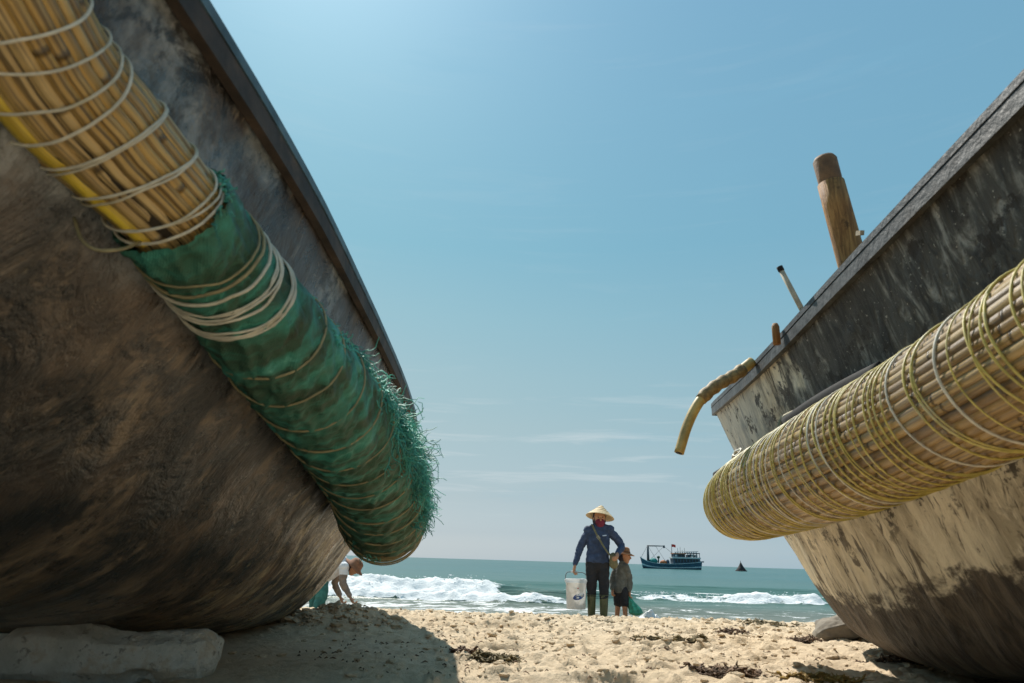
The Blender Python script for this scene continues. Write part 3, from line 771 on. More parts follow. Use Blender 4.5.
for i in range(16):      # bare canes at the far end stay lashed
    cord_loop(fL, axL, axL.L - 0.015 - 0.013 * i, 0.003, 0.004, M_cord_t, 0.05, 1.0, seed=i + 80)
# frayed strands standing off the outer side of the net
mb = MB(); r8 = np.random.default_rng(8)
tuft = [(s_of(axL, px, py), a, w) for px, py, a, w in ((270, 340, 0.75, 0.35), (295, 372, 0.75, 0.5), (315, 396, 0.75, 0.7), (332, 416, 0.8, 0.9), (345, 432, 0.85, 1.1), (352, 442, 1.2, 1.0), (357, 450, 0.8, 1.3), (363, 460, 1.1, 1.2), (368, 468, 0.8, 1.4), (374, 478, 0.9, 1.3), (378, 488, 1.0, 1.2), (381, 496, 1.3, 1.0), (384, 506, 1.0, 1.0), (386, 514, 1.2, 0.8))]
def strand(s0, a0, ln, spread):
    base = axL.at(np.array([s0]), np.array([a0]), 0.012)[0]
    out = axL.at(np.array([s0]), np.array([a0]), 0.10)[0] - base; out /= np.linalg.norm(out)
    d = out * (0.15 + 0.6 * r8.random()) + r8.normal(size=3) * spread
    k = 6; pts = [base]; 
    for i in range(k):
        d = d + r8.normal(size=3) * 0.75 + np.array([0.02, -0.05, -0.26]); d /= np.linalg.norm(d)
        pts.append(pts[-1] + d * ln / k)
    mb.tube(np.array(pts), np.linspace(0.0027, 0.0011, k + 1), 3, caps=False)
for (s0, a0, w) in tuft:
    for c in range(int(20 * w)):
        sc = s0 + r8.normal() * 0.08; ac = a0 + 0.12 + r8.normal() * 0.36; ln = (0.03 + 0.085 * r8.random() ** 1.6) * w
        for i in range(int(10 + 14 * r8.random())):
            strand(min(e1, sc + r8.normal() * 0.018), ac + r8.normal() * 0.07, ln * (0.5 + 0.8 * r8.random()), 0.5)
for i in range(420):     # fuzz all along the rim
    strand(sj + (e1 - sj) * (0.35 + 0.65 * r8.random()), 0.9 + r8.normal() * 0.35, 0.015 + 0.035 * r8.random(), 0.6)
for i in range(30):      # torn edge near the cane end and underneath
    strand(sj + (e1 - sj) * (0.90 + 0.1 * r8.random()), 3.4 + r8.normal() * 0.4, 0.015 + 0.03 * r8.random(), 0.7)
for i in range(60):
    strand(sj + 0.01 * r8.random(), 1.0 + r8.normal() * 0.5, 0.012 + 0.02 * r8.random(), 0.6)
tag(mb.build('frayed_strands', M_fray, fL), kind='stuff')
# torn flaps of net hanging under the wrap
for (px, py, Y, w, h) in ((366, 530, 2.98, 0.10, 0.07),):
    c0 = at(px, py, Y)
    u_, v_ = np.meshgrid(np.linspace(-1, 1, 26), np.linspace(0, 1, 12), indexing='ij')
    edge = 0.55 + 0.6 * fbm(u_ * 3, u_ * 0, 0, 85, 3)
    Gf = np.stack([c0[0] + u_ * w * 0.6 + 0.02 * np.sin(v_ * 5 + u_ * 3), c0[1] + u_ * w * 0.8 + 0.03 * np.sin(u_ * 4), c0[2] - v_ * h * edge + 0.02 * np.cos(u_ * 5)], -1)
    MB().grid(Gf, np.stack([u_ * 0.2, v_ * 0.2], -1)).build('net_flap', M_net, fL)

# ---- right fender: brown canes under many turns of yellow and white cord
ptsR = [(1.22, -0.3, 1.06, 0.165), (1.12, 0.5, 0.97, 0.165), (*at(1024, 365, 1.42), 0.166), (*at(960, 401, 1.67), 0.172), (*at(900, 431, 1.95), 0.180), (*at(840, 459, 2.33), 0.190),
        (*at(790, 481, 2.80), 0.192), (*at(752, 498, 3.40), 0.192), (*at(738, 504, 3.78), 0.178)]
axR = Axis(ptsR)
fR = make_fender(right_boat, axR, 40, M_bam_r, 'bundle of brown canes tightly wound with yellow and white cord', 22)
s = axR.L - 0.012; i = 0
while s > 0.5:
    px_per = 1.0
    Yq = np.interp(s, axR.s, axR.p[:, 1])
    nturn = 2 if rng.random() < 0.45 else 1
    for k in range(nturn):
        cord_loop(fR, axR, s - 0.011 * k, 0.003 + 0.002 * k, 0.0021 + 0.0014 * rng.random(), M_cord_w if rng.random() < 0.25 else M_cord_y, 0.10 + 0.10 * rng.normal(), 0.6 * rng.normal(), seed=i * 3 + k + 200)
    s -= (0.030 + 0.022 * rng.random()) * (1.0 + 0.60 * max(0.0, (2.3 - Yq))) + 0.011 * (nturn - 1)
    i += 1
# rubber strips jammed between hull and fender, with the rope that ties them
def strip(px0, py0, px1, py1, Y0_, Y1_, w):
    a, b = at(px0, py0, Y0_), at(px1, py1, Y1_)
    t = np.linspace(0, 1, 14)[:, None]
    P = a + (b - a) * t + np.array([0, 0, 1.0]) * 0.012 * np.sin(t * math.pi * 1.0)
    MB().tube(P, w, 10, sq=(1.0, 0.35), ref=(0, 0, 1.0)).build('rubber_strip', M_rubber, fR)
strip(714, 476, 752, 459, 3.72, 3.30, 0.020)
strip(782, 424, 880, 368, 2.86, 2.12, 0.024)
mbk = MB()
kp = at(738, 455, 3.42)
for j in range(5):
    a = np.linspace(0, 2 * math.pi, 18)[:-1]; n_ = r8.normal(size=3); n_ /= np.linalg.norm(n_)
    e_ = np.cross(n_, (0.3, 0.5, 0.8)); e_ /= np.linalg.norm(e_); g_ = np.cross(n_, e_)
    mbk.tube(kp + 0.026 * (np.cos(a)[:, None] * e_ + np.sin(a)[:, None] * g_) + r8.normal(size=3) * 0.008, 0.006, 6, closed=True)
mbk.build('rope_knot', M_cord_w, fR)
cp = np.array([at(779, 437, 2.84), at(781, 421, 2.86), at(790, 414, 2.84), at(812, 407, 2.62), at(830, 404, 2.5)])
MB().tube(catmull(cp, 24), 0.010, 8).build('tie_rope', M_cord_t, fR)
bp = np.array([at(912, 327, 1.98), at(916, 332, 1.97), at(921, 329, 1.96), at(918, 336, 1.96)])
MB().tube(catmull(bp, 10), 0.006, 6).build('blue_tie', simple('blue_twine', (0.10, 0.27, 0.45), 0.6), fR)

# ---- fittings standing up out of the right boat
pa, pb = at(852, 262, 2.32), at(824, 158, 2.32)
post = MB(); d = pb - pa
post.tube(np.array([pa - d * 0.9, pa, pa + d * 0.5, pa + d * 0.745]), [0.052, 0.051, 0.0495, 0.049], 20).build('mooring_post', M_post, right_boat)
po = [o for o in right_boat.children if o.name.startswith('mooring_post')][0]
MB().tube(np.array([pa + d * 0.70, pa + d * 0.755, pa + d * 0.97, pa + d * 1.0]), [0.042, 0.0435, 0.0445, 0.037], 20).build('post_head', M_post_top, po)
ta, tb = at(799, 304, 2.52), at(781, 270, 2.52); d = tb - ta
tp = MB().tube(np.array([ta - d * 1.2, ta, tb]), [0.0105, 0.0105, 0.0105], 12).build('thin_pipe', simple('pale_pipe', (0.42, 0.36, 0.26), 0.6), right_boat)
MB().tube(np.array([tb - d * 0.03, tb + d * 0.10]), [0.0125, 0.0125], 12).build('pipe_end', M_rubber, tp)
wire = MB(); w0 = ta + d * 0.02
for j in range(4):
    wire.tube(np.array([w0, w0 + np.array([r8.normal() * 0.022, 0, abs(r8.normal()) * 0.012])]), 0.0022, 5)
wire.build('wire_tie', M_rubber, tp)
kb = at(776, 333, 2.72)
MB().tube(np.array([kb - np.array([0, 0, 0.05]), kb + np.array([0, 0, 0.028]), kb + np.array([0, 0, 0.042])]), [0.016, 0.016, 0.010], 14).build('thole_pin', M_post, right_boat)
for px, py, Y in ((860, 233, 2.08),):
    c = at(px, py, Y); MB().box(c, (0.014, 0.03, 0.016), Matrix.Rotation(0.4, 3, 'X')).build('wood_chip', simple('pale_wood', (0.42, 0.33, 0.22), 0.8), right_boat, sm=False)
hp = np.array([at(752, 362, 3.10), at(735, 375, 3.08), at(716, 386, 3.04), at(700, 401, 3.02), at(688, 424, 3.01), at(679, 453, 3.0)])
H_ = catmull(hp, 40)
bent = MB().tube(H_, np.linspace(0.025, 0.0215, 40), 16).build('bent_hose', simple('tan_hose', (0.44, 0.29, 0.085), 0.5, 0.3), right_boat)
MB().tube(H_[4:23], 0.029 + 0.0028 * np.sin(np.arange(19) * 1.7), 16).build('wrapped_sleeve', simple('brown_wrapping', (0.27, 0.165, 0.055), 0.65, 0.45, 40, 0.5), bent)
MB().tube(np.array([H_[-1] + (H_[-1] - H_[-2]) * 0.02, H_[-1] + (H_[-1] - H_[-2]) * 0.06]), 0.016, 14).build('hose_mouth', M_rubber, bent)

# ------------------------------------------------------------------ stones, weed
def loft_stone(name, secs, mat, label, cat, seed, nseg=80, rough=0.026):
    """secs: (centre xyz, half width y, half height z)"""
    C_ = catmull(np.array([[*c, w, h] for c, w, h in secs]), 110)
    ang = np.arange(nseg) / nseg * 2 * math.pi
    T = np.gradient(C_[:, :3], axis=0); T[:, 2] = 0; T /= np.linalg.norm(T, axis=1)[:, None]
    N = np.stack([-T[:, 1], T[:, 0], 0 * T[:, 0]], 1)
    cor = np.radians([-162, -118, -62, -20, 28, 62, 108, 150]); crad = np.array([1.18, 1.10, 1.15, 1.10, 1.22, 0.98, 1.16, 1.12])   # hewn, flat-sided section
    cx_, cy_ = np.clip(crad * np.cos(cor), -1, 1), np.clip(crad * np.sin(cor), -1, 1)
    ca = np.empty(nseg); sa = np.empty(nseg)
    for q in range(nseg):
        k8 = q * 8 // nseg; fq = (q * 8 % nseg) / nseg
        ca[q] = cx_[k8] + (cx_[(k8 + 1) % 8] - cx_[k8]) * fq; sa[q] = cy_[k8] + (cy_[(k8 + 1) % 8] - cy_[k8]) * fq
    G = C_[:, None, :3] + C_[:, None, 3:4] * ca[None, :, None] * N[:, None] + C_[:, None, 4:5] * sa[None, :, None] * np.array([0, 0, 1.0])
    ctr = G.mean(1, keepdims=True); dirn = G - ctr; ln = np.linalg.norm(dirn, axis=2, keepdims=True) + 1e-9
    nz = (fbm(G[..., 0] * 7, G[..., 1] * 7, G[..., 2] * 7, seed, 4) - 0.5) * 1.5 + (fbm(G[..., 0] * 26, G[..., 1] * 26, G[..., 2] * 26, seed + 5, 4, 0.65) - 0.5) * 0.75
    chip = smooth(0.62, 0.72, fbm(G[..., 0] * 5 + 9, G[..., 1] * 5, G[..., 2] * 5, seed + 9, 2))
    G = G + dirn / ln * (nz * rough - chip * rough * 1.1)[..., None]
    k = len(C_)
    f = [(i * nseg + q, (i + 1) * nseg + q, (i + 1) * nseg + (q + 1) % nseg, i * nseg + (q + 1) % nseg) for i in range(k - 1) for q in range(nseg)]
    f += [tuple(range(nseg)), tuple((k - 1) * nseg + q for q in range(nseg - 1, -1, -1))]
    o = MB().add(G.reshape(-1, 3), f).build(name, mat, loc=(C_[55][0], C_[55][1], 0.0))
    return tag(o, label, cat)
g0 = lambda px, py: on_ground(px, py, 0.0)
YS = 2.56
def sec(px, top, bot, w, dy=0.0):
    a, b = at(px, top, YS + dy), at(px, bot, YS + dy)
    return ((a + b) / 2, w, (a[2] - b[2]) / 2)
loft_stone('concrete_chunk', [sec(-8, 662, 686, 0.03, 0.05), sec(4, 650, 690, 0.08, 0.05), sec(22, 632, 691, 0.125, 0.03), sec(46, 617, 692, 0.140), sec(78, 619, 690, 0.130), sec(115, 628, 688, 0.115, 0.02),
            sec(150, 630, 684, 0.110, 0.04), sec(182, 629, 680, 0.105, 0.06), sec(205, 630, 678, 0.095, 0.08), sec(214, 638, 672, 0.06, 0.08), sec(217, 648, 664, 0.02, 0.08)],
           M_stone, 'long pale lump of broken concrete lying in front of the dark boat', 'stone', 91)
rc = g0(850, 640)
loft_stone('beach_stone', [((rc[0] - 0.22, rc[1], 0.02), 0.03, 0.02), ((rc[0] - 0.14, rc[1], 0.05), 0.12, 0.07), ((rc[0] + 0.02, rc[1] + 0.05, 0.07), 0.16, 0.10), ((rc[0] + 0.2, rc[1] + 0.1, 0.05), 0.12, 0.06), ((rc[0] + 0.32, rc[1] + 0.1, 0.02), 0.03, 0.02)],
           M_rock, 'low grey stone half hidden behind the pale boat', 'stone', 95)

def weed_clump(px, py, rx, ry, h, mat, label, seed, n=170):
    n = int(n * 1.6)
    r = np.random.default_rng(seed)
    c = on_ground(px, py, 0.0)
    for _ in range(3): c = on_ground(px, py, float(sand_z(c[0], c[1])))
    mb = MB()
    for i in range(n):
        a = r.random() * 6.28; q = r.random() ** 0.6
        x = c[0] + rx * q * math.cos(a); y = c[1] + ry * q * math.sin(a)
        z = float(sand_z(x, y, True)) + 0.45 * h * (1 - q) * r.random()
        p = np.array([x, y, z]); d = r.normal(size=3) * np.array([1, 1, 0.15]); pts = [p]
        ln = (0.35 + 0.6 * r.random()) * min(rx, 0.08)
        for k in range(4):
            d = d / np.linalg.norm(d) + r.normal(size=3) * 0.8 * np.array([1, 1, 0.18]); d /= np.linalg.norm(d)
            p = p + d * ln / 4; gz = float(sand_z(p[0], p[1])); p[2] = min(max(p[2], gz + 0.001), gz + 0.016 + 0.3 * h * r.random()); pts.append(p.copy())
        w = 0.0022 + 0.0035 * r.random()
        mb.tube(np.array(pts), [w * 0.6, w, w, w * 0.8, w * 0.3], 4, sq=(0.5, 1.4), caps=False)
    o = mb.build('seaweed_clump', mat, loc=(c[0], c[1], 0.0))
    return tag(o, label, 'seaweed', 'clumps of dried seaweed on the sand')
weed_clump(495, 663, 0.10, 0.05, 0.045, M_weed, 'olive clump of dried seaweed beside the dark boat\'s shadow', 1, 260)
weed_clump(722, 674, 0.16, 0.07, 0.05, M_weed_b, 'long dark brown seaweed clump at the bottom, left of the pale boat\'s shadow', 2, 260)
weed_clump(880, 662, 0.17, 0.08, 0.06, M_weed_b, 'dark seaweed clump in the shade under the pale boat', 3, 300)
weed_clump(768, 623, 0.24, 0.14, 0.035, M_weed, 'thin dark seaweed patch on the sand crest near the pale boat', 4, 200)
weed_clump(690, 642, 0.10, 0.05, 0.02, M_weed, 'small olive seaweed wisp in the open sand below the white sack', 5, 130)
weed_clump(734, 640, 0.09, 0.05, 0.03, M_weed_b, 'small brown seaweed wisp left of the pale boat\'s shadow tip', 6, 110)
weed_clump(672, 650, 0.07, 0.05, 0.03, M_weed_b, 'short brown seaweed tuft in the middle of the open sand', 7, 90)
weed_clump(655, 643, 0.13, 0.04, 0.010, M_weed, 'flat olive seaweed streak in the middle of the open sand', 8, 90)
weed_clump(465, 652, 0.06, 0.04, 0.03, M_weed_b, 'little dark seaweed tuft at the edge of the dark boat\'s shadow', 9, 90)
weed_clump(820, 682, 0.16, 0.05, 0.05, M_weed_g, 'golden brown seaweed clump at the bottom edge before the pale boat', 10, 260)
weed_clump(612, 624, 0.10, 0.07, 0.03, M_weed, 'small olive seaweed lump on the crest before the child', 11, 90)
weed_clump(571, 613, 0.10, 0.06, 0.05, M_weed, 'small olive seaweed lump on the crest below the bucket', 12, 90)
weed_clump(806, 645, 0.10, 0.05, 0.03, M_weed_b, 'dark seaweed wisp at the tip of the pale boat\'s shadow', 13, 110)
# tiny scraps of weed all over
r6 = np.random.default_rng(6); mb = MB()
for i in range(1500):
    y = 2.3 + 4.2 * r6.random(); x = -0.9 + 3.6 * r6.random()
    if fbm(np.array([x * 1.7]), np.array([y * 1.7]), 0, 77, 2)[0] < 0.47: continue
    z = float(sand_z(x, y)); ln = 0.008 + 0.03 * r6.random() ** 2; a = r6.random() * 6.28
    d = np.array([math.cos(a), math.sin(a), 0.1]) * ln; mid = np.array([x, y, z + 0.004]) + d * 0.5 + np.array([0, 0, 0.004 * r6.random()])
    mb.tube(np.array([[x, y, z + 0.001], mid, [x + d[0] * 0.9, y + d[1] * 1.1, z + 0.003]]), [0.0014, 0.003, 0.001], 4, caps=False)
tag(mb.build('weed_scraps', M_weed_b), 'tiny dark scraps of dried weed scattered over the sand', 'seaweed', kind='stuff')

# ------------------------------------------------------------------ people
def union(name, parts, mat, parent, voxel=0.010, smooth_it=6, crease=0.0):
    """one continuous surface grown over tapered limbs: parts = (points, radii, squash)"""
    mb = MB()
    for p in parts:
        pts, rad = np.asarray(p[0], float), np.asarray(p[1], float)
        sq = p[2] if len(p) > 2 else None; ref = p[3] if len(p) > 3 else None
        n = max(8, 6 * len(pts)); Q = catmull(np.column_stack([pts, np.zeros(len(pts)) + rad]), n)
        d0 = Q[0, :3] - Q[1, :3]; d0 /= np.linalg.norm(d0); d1 = Q[-1, :3] - Q[-2, :3]; d1 /= np.linalg.norm(d1)
        ends0 = [[*(Q[0, :3] + d0 * Q[0, 3] * math.sin(t)), Q[0, 3] * math.cos(t)] for t in (1.35, 0.9, 0.45)]
        ends1 = [[*(Q[-1, :3] + d1 * Q[-1, 3] * math.sin(t)), Q[-1, 3] * math.cos(t)] for t in (0.45, 0.9, 1.35)]
        Q = np.vstack([ends0, Q, ends1])
        mb.tube(Q[:, :3], Q[:, 3], 14, sq=sq, ref=ref)
    o = mb.build(name, mat, parent)
    md = o.modifiers.new('remesh', 'REMESH'); md.mode = 'VOXEL'; md.voxel_size = voxel; md.use_smooth_shade = True
    ms = o.modifiers.new('soften', 'SMOOTH'); ms.iterations = smooth_it; ms.factor = 0.5
    dg = bpy.context.evaluated_depsgraph_get(); dg.update()
    me = bpy.data.meshes.new_from_object(o.evaluated_get(dg))
    o.modifiers.clear(); old = o.data; o.data = me; bpy.data.meshes.remove(old); me.name = name
    if not me.materials: me.materials.append(mat)
    if crease:                       # cloth creases pushed in and out along the normals
        n = len(me.vertices); co = np.empty(n * 3); no = np.empty(n * 3)
        me.vertices.foreach_get('co', co); me.vertices.foreach_get('normal', no); co = co.reshape(-1, 3); no = no.reshape(-1, 3)
        w = 1 - np.abs(2 * fbm(co[:, 0] * 9 + co[:, 2] * 3, co[:, 1] * 9, co[:, 2] * 15 - co[:, 0] * 6, 61, 3) - 1)
        co = co + no * (crease * (w - 0.72) * 2.2)[:, None]
        me.vertices.foreach_set('co', co.ravel()); me.update()
    return o

M_skin = simple('tanned_skin', (0.36, 0.185, 0.105), 0.55, 0.12, 20, 0.05)
M_navy = simple('navy_shirt', (0.030, 0.050, 0.105), 0.85, 0.3, 16, 0.5)
M_black = simple('black_trousers', (0.016, 0.015, 0.018), 0.85, 0.3, 16, 0.5)
M_boot = simple('olive_rubber_boot', (0.075, 0.080, 0.030), 0.35, 0.25, 16, 0.1)
M_palm = simple('palm_leaf_hat', (0.62, 0.46, 0.26), 0.7, 0.15, 30, 0.4)
M_mask = simple('dark_red_face_mask', (0.15, 0.013, 0.035), 0.85, 0.2, 20, 0.3)
M_hair = simple('dark_scarf', (0.030, 0.022, 0.030), 0.9, 0.2, 20, 0.3)
M_olive = simple('olive_canvas', (0.165, 0.145, 0.075), 0.85, 0.2, 25, 0.4)
M_grey = simple('grey_olive_shirt', (0.125, 0.122, 0.105), 0.9, 0.25, 18, 0.5)
M_hat_b = simple('brown_felt_hat', (0.30, 0.125, 0.050), 0.85, 0.2, 18, 0.3)
M_white = simple('white_shirt', (0.66, 0.66, 0.68), 0.85, 0.10, 14, 0.4)
M_sleeve = simple('grey_brown_sleeve', (0.23, 0.175, 0.14), 0.9, 0.2, 14, 0.4)
M_teal = simple('teal_trousers', (0.050, 0.185, 0.155), 0.85, 0.25, 14, 0.4)
M_eye = simple('dark_eye', (0.02, 0.015, 0.012), 0.3, 0.1)

def fingers(wrist, palm_dir, side_dir, curl_dir, size=1.0):
    """palm, four bent fingers of unequal length and a thumb from the palm's side"""
    p = np.asarray(wrist, float); d = np.asarray(palm_dir, float); d /= np.linalg.norm(d)
    s = np.asarray(side_dir, float); s -= d * (s @ d); s /= np.linalg.norm(s)
    c = np.asarray(curl_dir, float); c -= d * (c @ d) + s * (c @ s); c /= np.linalg.norm(c)
    k = size; parts = [([p - d * 0.02 * k, p + d * 0.03 * k, p + d * 0.075 * k], [0.024 * k, 0.034 * k, 0.032 * k], (1.15, 0.62), s)]
    for j, (o_, ln) in enumerate(((-0.028, 0.062), (-0.010, 0.072), (0.009, 0.068), (0.027, 0.052))):
        b = p + d * 0.078 * k + s * o_ * k
        parts.append(([b, b + (d * 0.42 + c * 0.12) * ln * k, b + (d * 0.62 + c * 0.5) * ln * k, b + (d * 0.40 + c * 0.85) * ln * k], [0.0098 * k, 0.0094 * k, 0.0088 * k, 0.0075 * k]))
    b = p + d * 0.025 * k - s * 0.030 * k
    parts.append(([b, b - s * 0.022 * k + d * 0.02 * k + c * 0.012 * k, b - s * 0.020 * k + d * 0.048 * k + c * 0.030 * k], [0.013 * k, 0.0115 * k, 0.009 * k]))
    return parts

def head_parts(c, face, r=0.095, up=(0, 0, 1)):
    """skull, jaw, nose, ears, neck root; face = unit vector the face looks along"""
    c = np.asarray(c, float); f = np.asarray(face, float); f /= np.linalg.norm(f); u = np.asarray(up, float); u /= np.linalg.norm(u)
    s = np.cross(f, u); s /= np.linalg.norm(s)
    return [([c - u * 0.15 * r, c + u * 0.35 * r], [0.86 * r, 0.90 * r]), ([c + f * 0.15 * r - u * 0.55 * r, c + f * 0.22 * r - u * 0.85 * r], [0.66 * r, 0.50 * r]),
            ([c + f * 0.86 * r + u * 0.10 * r, c + f * 1.02 * r - u * 0.22 * r], [0.09 * r, 0.17 * r]),
            ([c + s * 0.86 * r + u * 0.1 * r, c + s * 0.86 * r - u * 0.2 * r], [0.16 * r, 0.12 * r]), ([c - s * 0.86 * r + u * 0.1 * r, c - s * 0.86 * r - u * 0.2 * r], [0.16 * r, 0.12 * r]),
            ([c + f * 0.74 * r - u * 0.56 * r - s * 0.2 * r, c + f * 0.78 * r - u * 0.56 * r, c + f * 0.74 * r - u * 0.56 * r + s * 0.2 * r], [0.07 * r, 0.1 * r, 0.07 * r])]

def eyes(c, face, r, parent, up=(0, 0, 1)):
    c = np.asarray(c, float); f = np.asarray(face, float); f /= np.linalg.norm(f); u = np.asarray(up, float)
    s = np.cross(f, u); s /= np.linalg.norm(s)
    for q in (-1, 1):
        e = c + f * 0.80 * r + s * q * 0.34 * r + u * 0.08 * r
        MB().tube(np.array([e - s * 0.10 * r, e, e + s * 0.10 * r]), [0.05 * r, 0.10 * r, 0.05 * r], 8).build('eye', M_eye, parent)

# --- woman with the bucket
YW = 10.0
W = lambda px, py, dy=0.0: at(px, py, YW + dy)
wroot_xy = W(597, 600)
wz = float(sand_z(wroot_xy[0], YW)) + 0.0
woman = thing('person', (wroot_xy[0], YW, wz), 'person in a conical palm hat, red mask and navy top carrying a white bucket', 'person')
fwd = np.array([0.05, -1, 0]); up = np.array([0, 0, 1.0])
hc = W(599.5, 519)
shL, shR = W(587.5, 530), W(610.5, 529.5)
elL, elR = W(580.5, 547, 0.03), W(621, 545, 0.05)
haL, haR = W(575.0, 565, -0.02), W(617.5, 554, -0.16)
hip = W(597.5, 561); hpL, hpR = W(592, 565), W(603, 565)
knL, knR = W(591.5, 588, -0.02), W(604, 588, -0.06)
anL = np.array([W(591.5, 612)[0], YW, wz + 0.08]); anR = np.array([W(603, 612)[0], YW - 0.06, wz + 0.08])
neck = W(599, 526)
body = head_parts(hc, fwd, 0.092)
body += [([hc - up * 0.05, neck - up * 0.04], [0.046, 0.052]), ([neck - up * 0.03, W(598, 545), hip], [0.07, 0.09, 0.095], (0.75, 1.2), (0, 1.0, 0)),
         ([shL + up * -0.02, elL, haL], [0.042, 0.035, 0.023]), ([shR + up * -0.02, elR, haR], [0.042, 0.035, 0.023]),
         ([hpL, knL, anL], [0.075, 0.05, 0.036]), ([hpR, knR, anR], [0.075, 0.05, 0.036]),
         ([anL - up * 0.03, anL + np.array([0, -0.14, -0.055])], [0.04, 0.03]), ([anR - up * 0.03, anR + np.array([0, -0.14, -0.055])], [0.04, 0.03])]
body += fingers(haL, haL - elL + up * -0.1, (0, -1, 0), (1, 0, -0.1), 1.0)
body += fingers(haR, haR - elR + np.array([0.0, -0.02, -0.04]), (0, 0.2, 1), (-0.6, 0.8, -0.3), 1.0)
union('body', body, M_skin, woman, 0.0075, 3)
eyes(hc + up * 0.012, fwd, 0.092, woman)
union('shirt', [([neck + up * 0.012, neck - up * 0.05], [0.062, 0.085]), ([W(599, 531), W(598.5, 540), W(598, 550), W(597.5, 561)], [0.112, 0.128, 0.125, 0.134], (0.78, 1.25), (0, 1.0, 0)),
                ([shL + np.array([0.03, 0, 0.0]), elL, haL - (haL - elL) * 0.08], [0.064, 0.052, 0.036]), ([shR + np.array([-0.03, 0, 0]), elR, haR - (haR - elR) * 0.08], [0.064, 0.052, 0.036]),
                ([shL, W(599, 528), shR], [0.058, 0.07, 0.058])], M_navy, woman, 0.009, 3, crease=0.009)
emb = W(604.5, 535.5, -0.118)
MB().box(emb, (0.055, 0.006, 0.014), Matrix.Rotation(-0.12, 3, 'Y')).build('chest_emblem', simple('pale_blue_print', (0.38, 0.47, 0.62), 0.7), woman, sm=False)
union('trousers', [([W(597.5, 560), hip - up * 0.05], [0.128, 0.125], (0.8, 1.15), (0, 1.0, 0)), ([hpL, knL, anL + up * 0.20], [0.092, 0.068, 0.052]), ([hpR, knR, anR + up * 0.20], [0.092, 0.068, 0.052])], M_black, woman, 0.009, 3, crease=0.009)
for an, kn in ((anL, knL), (anR, knR)):
    top = an + (kn - an) * 0.72
    b = union('boot', [([top, an + (kn - an) * 0.3, an - up * 0.02], [0.062, 0.056, 0.048]), ([an - up * 0.035, an + np.array([0, -0.10, -0.045]), an + np.array([0, -0.175, -0.05])], [0.05, 0.042, 0.034])], M_boot, woman, 0.009, 2)
    a = np.linspace(0, 2 * math.pi, 25)[:-1]
    MB().tube(top + 0.063 * np.stack([np.cos(a), np.sin(a), 0 * a + 0.25], 1), 0.006, 6, closed=True).build('boot_rim', M_boot, b)
union('head_scarf', [([hc - fwd * 0.030 + up * 0.03, hc - fwd * 0.035 - up * 0.03], [0.096, 0.096]), ([hc - up * 0.075 - fwd * 0.01, neck + up * 0.02], [0.074, 0.08])], M_hair, woman, 0.008, 3)
union('face_mask', [([hc + fwd * 0.034 - up * 0.052, hc + fwd * 0.026 - up * 0.090], [0.072, 0.062])], M_mask, woman, 0.008, 3)
hb = W(600, 516.5); tilt = Matrix.Rotation(0.16, 3, 'Y') @ Matrix.Rotation(-0.20, 3, 'X')
prof = [(0.0, 0.165), (0.012, 0.160), (0.06, 0.118), (0.12, 0.064), (0.165, 0.026), (0.200, -0.006), (0.203, -0.010), (0.199, -0.012), (0.160, 0.016), (0.11, 0.058), (0.05, 0.112), (0.0, 0.150)]
hm = MB().lathe(prof, n=40, caps=False); hm.v[0] = hm.v[0] @ np.array(tilt).T + hb
hat = hm.build('conical_hat', M_palm, woman)
rb = MB()
for k in range(5):
    r_, z_ = 0.035 + 0.04 * k, 0.142 - 0.0365 * k
    a = np.linspace(0, 2 * math.pi, 37)[:-1]
    rb.tube(np.stack([r_ * np.cos(a), r_ * np.sin(a), 0 * a + z_ + 0.002], 1) @ np.array(tilt).T + hb, 0.0022, 5, closed=True)
rb.build('hat_ribs', M_palm, hat)
# shoulder bag
bagc = W(613.5, 560, -0.06)
bag = thing('shoulder_bag', (bagc[0], bagc[1], bagc[2] - 0.09), 'small olive canvas shoulder bag slung across the navy top', 'bag')
union('pouch', [([bagc + up * 0.05, bagc - up * 0.06], [0.052, 0.060], (0.8, 1.05), (0, 1.0, 0))], M_olive, bag, 0.010, 2)
stp = np.array([W(592.5, 525, 0.02), W(592.5, 525.5, -0.09), W(596, 533, -0.150), W(601, 542, -0.170), W(606, 550, -0.175), W(611, 556, -0.13)])
MB().tube(catmull(stp, 30), 0.024, 8, sq=(0.30, 1.0), ref=(0, -1.0, 0.2)).build('strap', M_olive, bag)
MB().box(W(598.4, 537.5, -0.172), (0.05, 0.012, 0.04), Matrix.Rotation(0.9, 3, 'Y')).build('buckle', simple('dull_buckle', (0.24, 0.23, 0.17), 0.5), bag, sm=False)
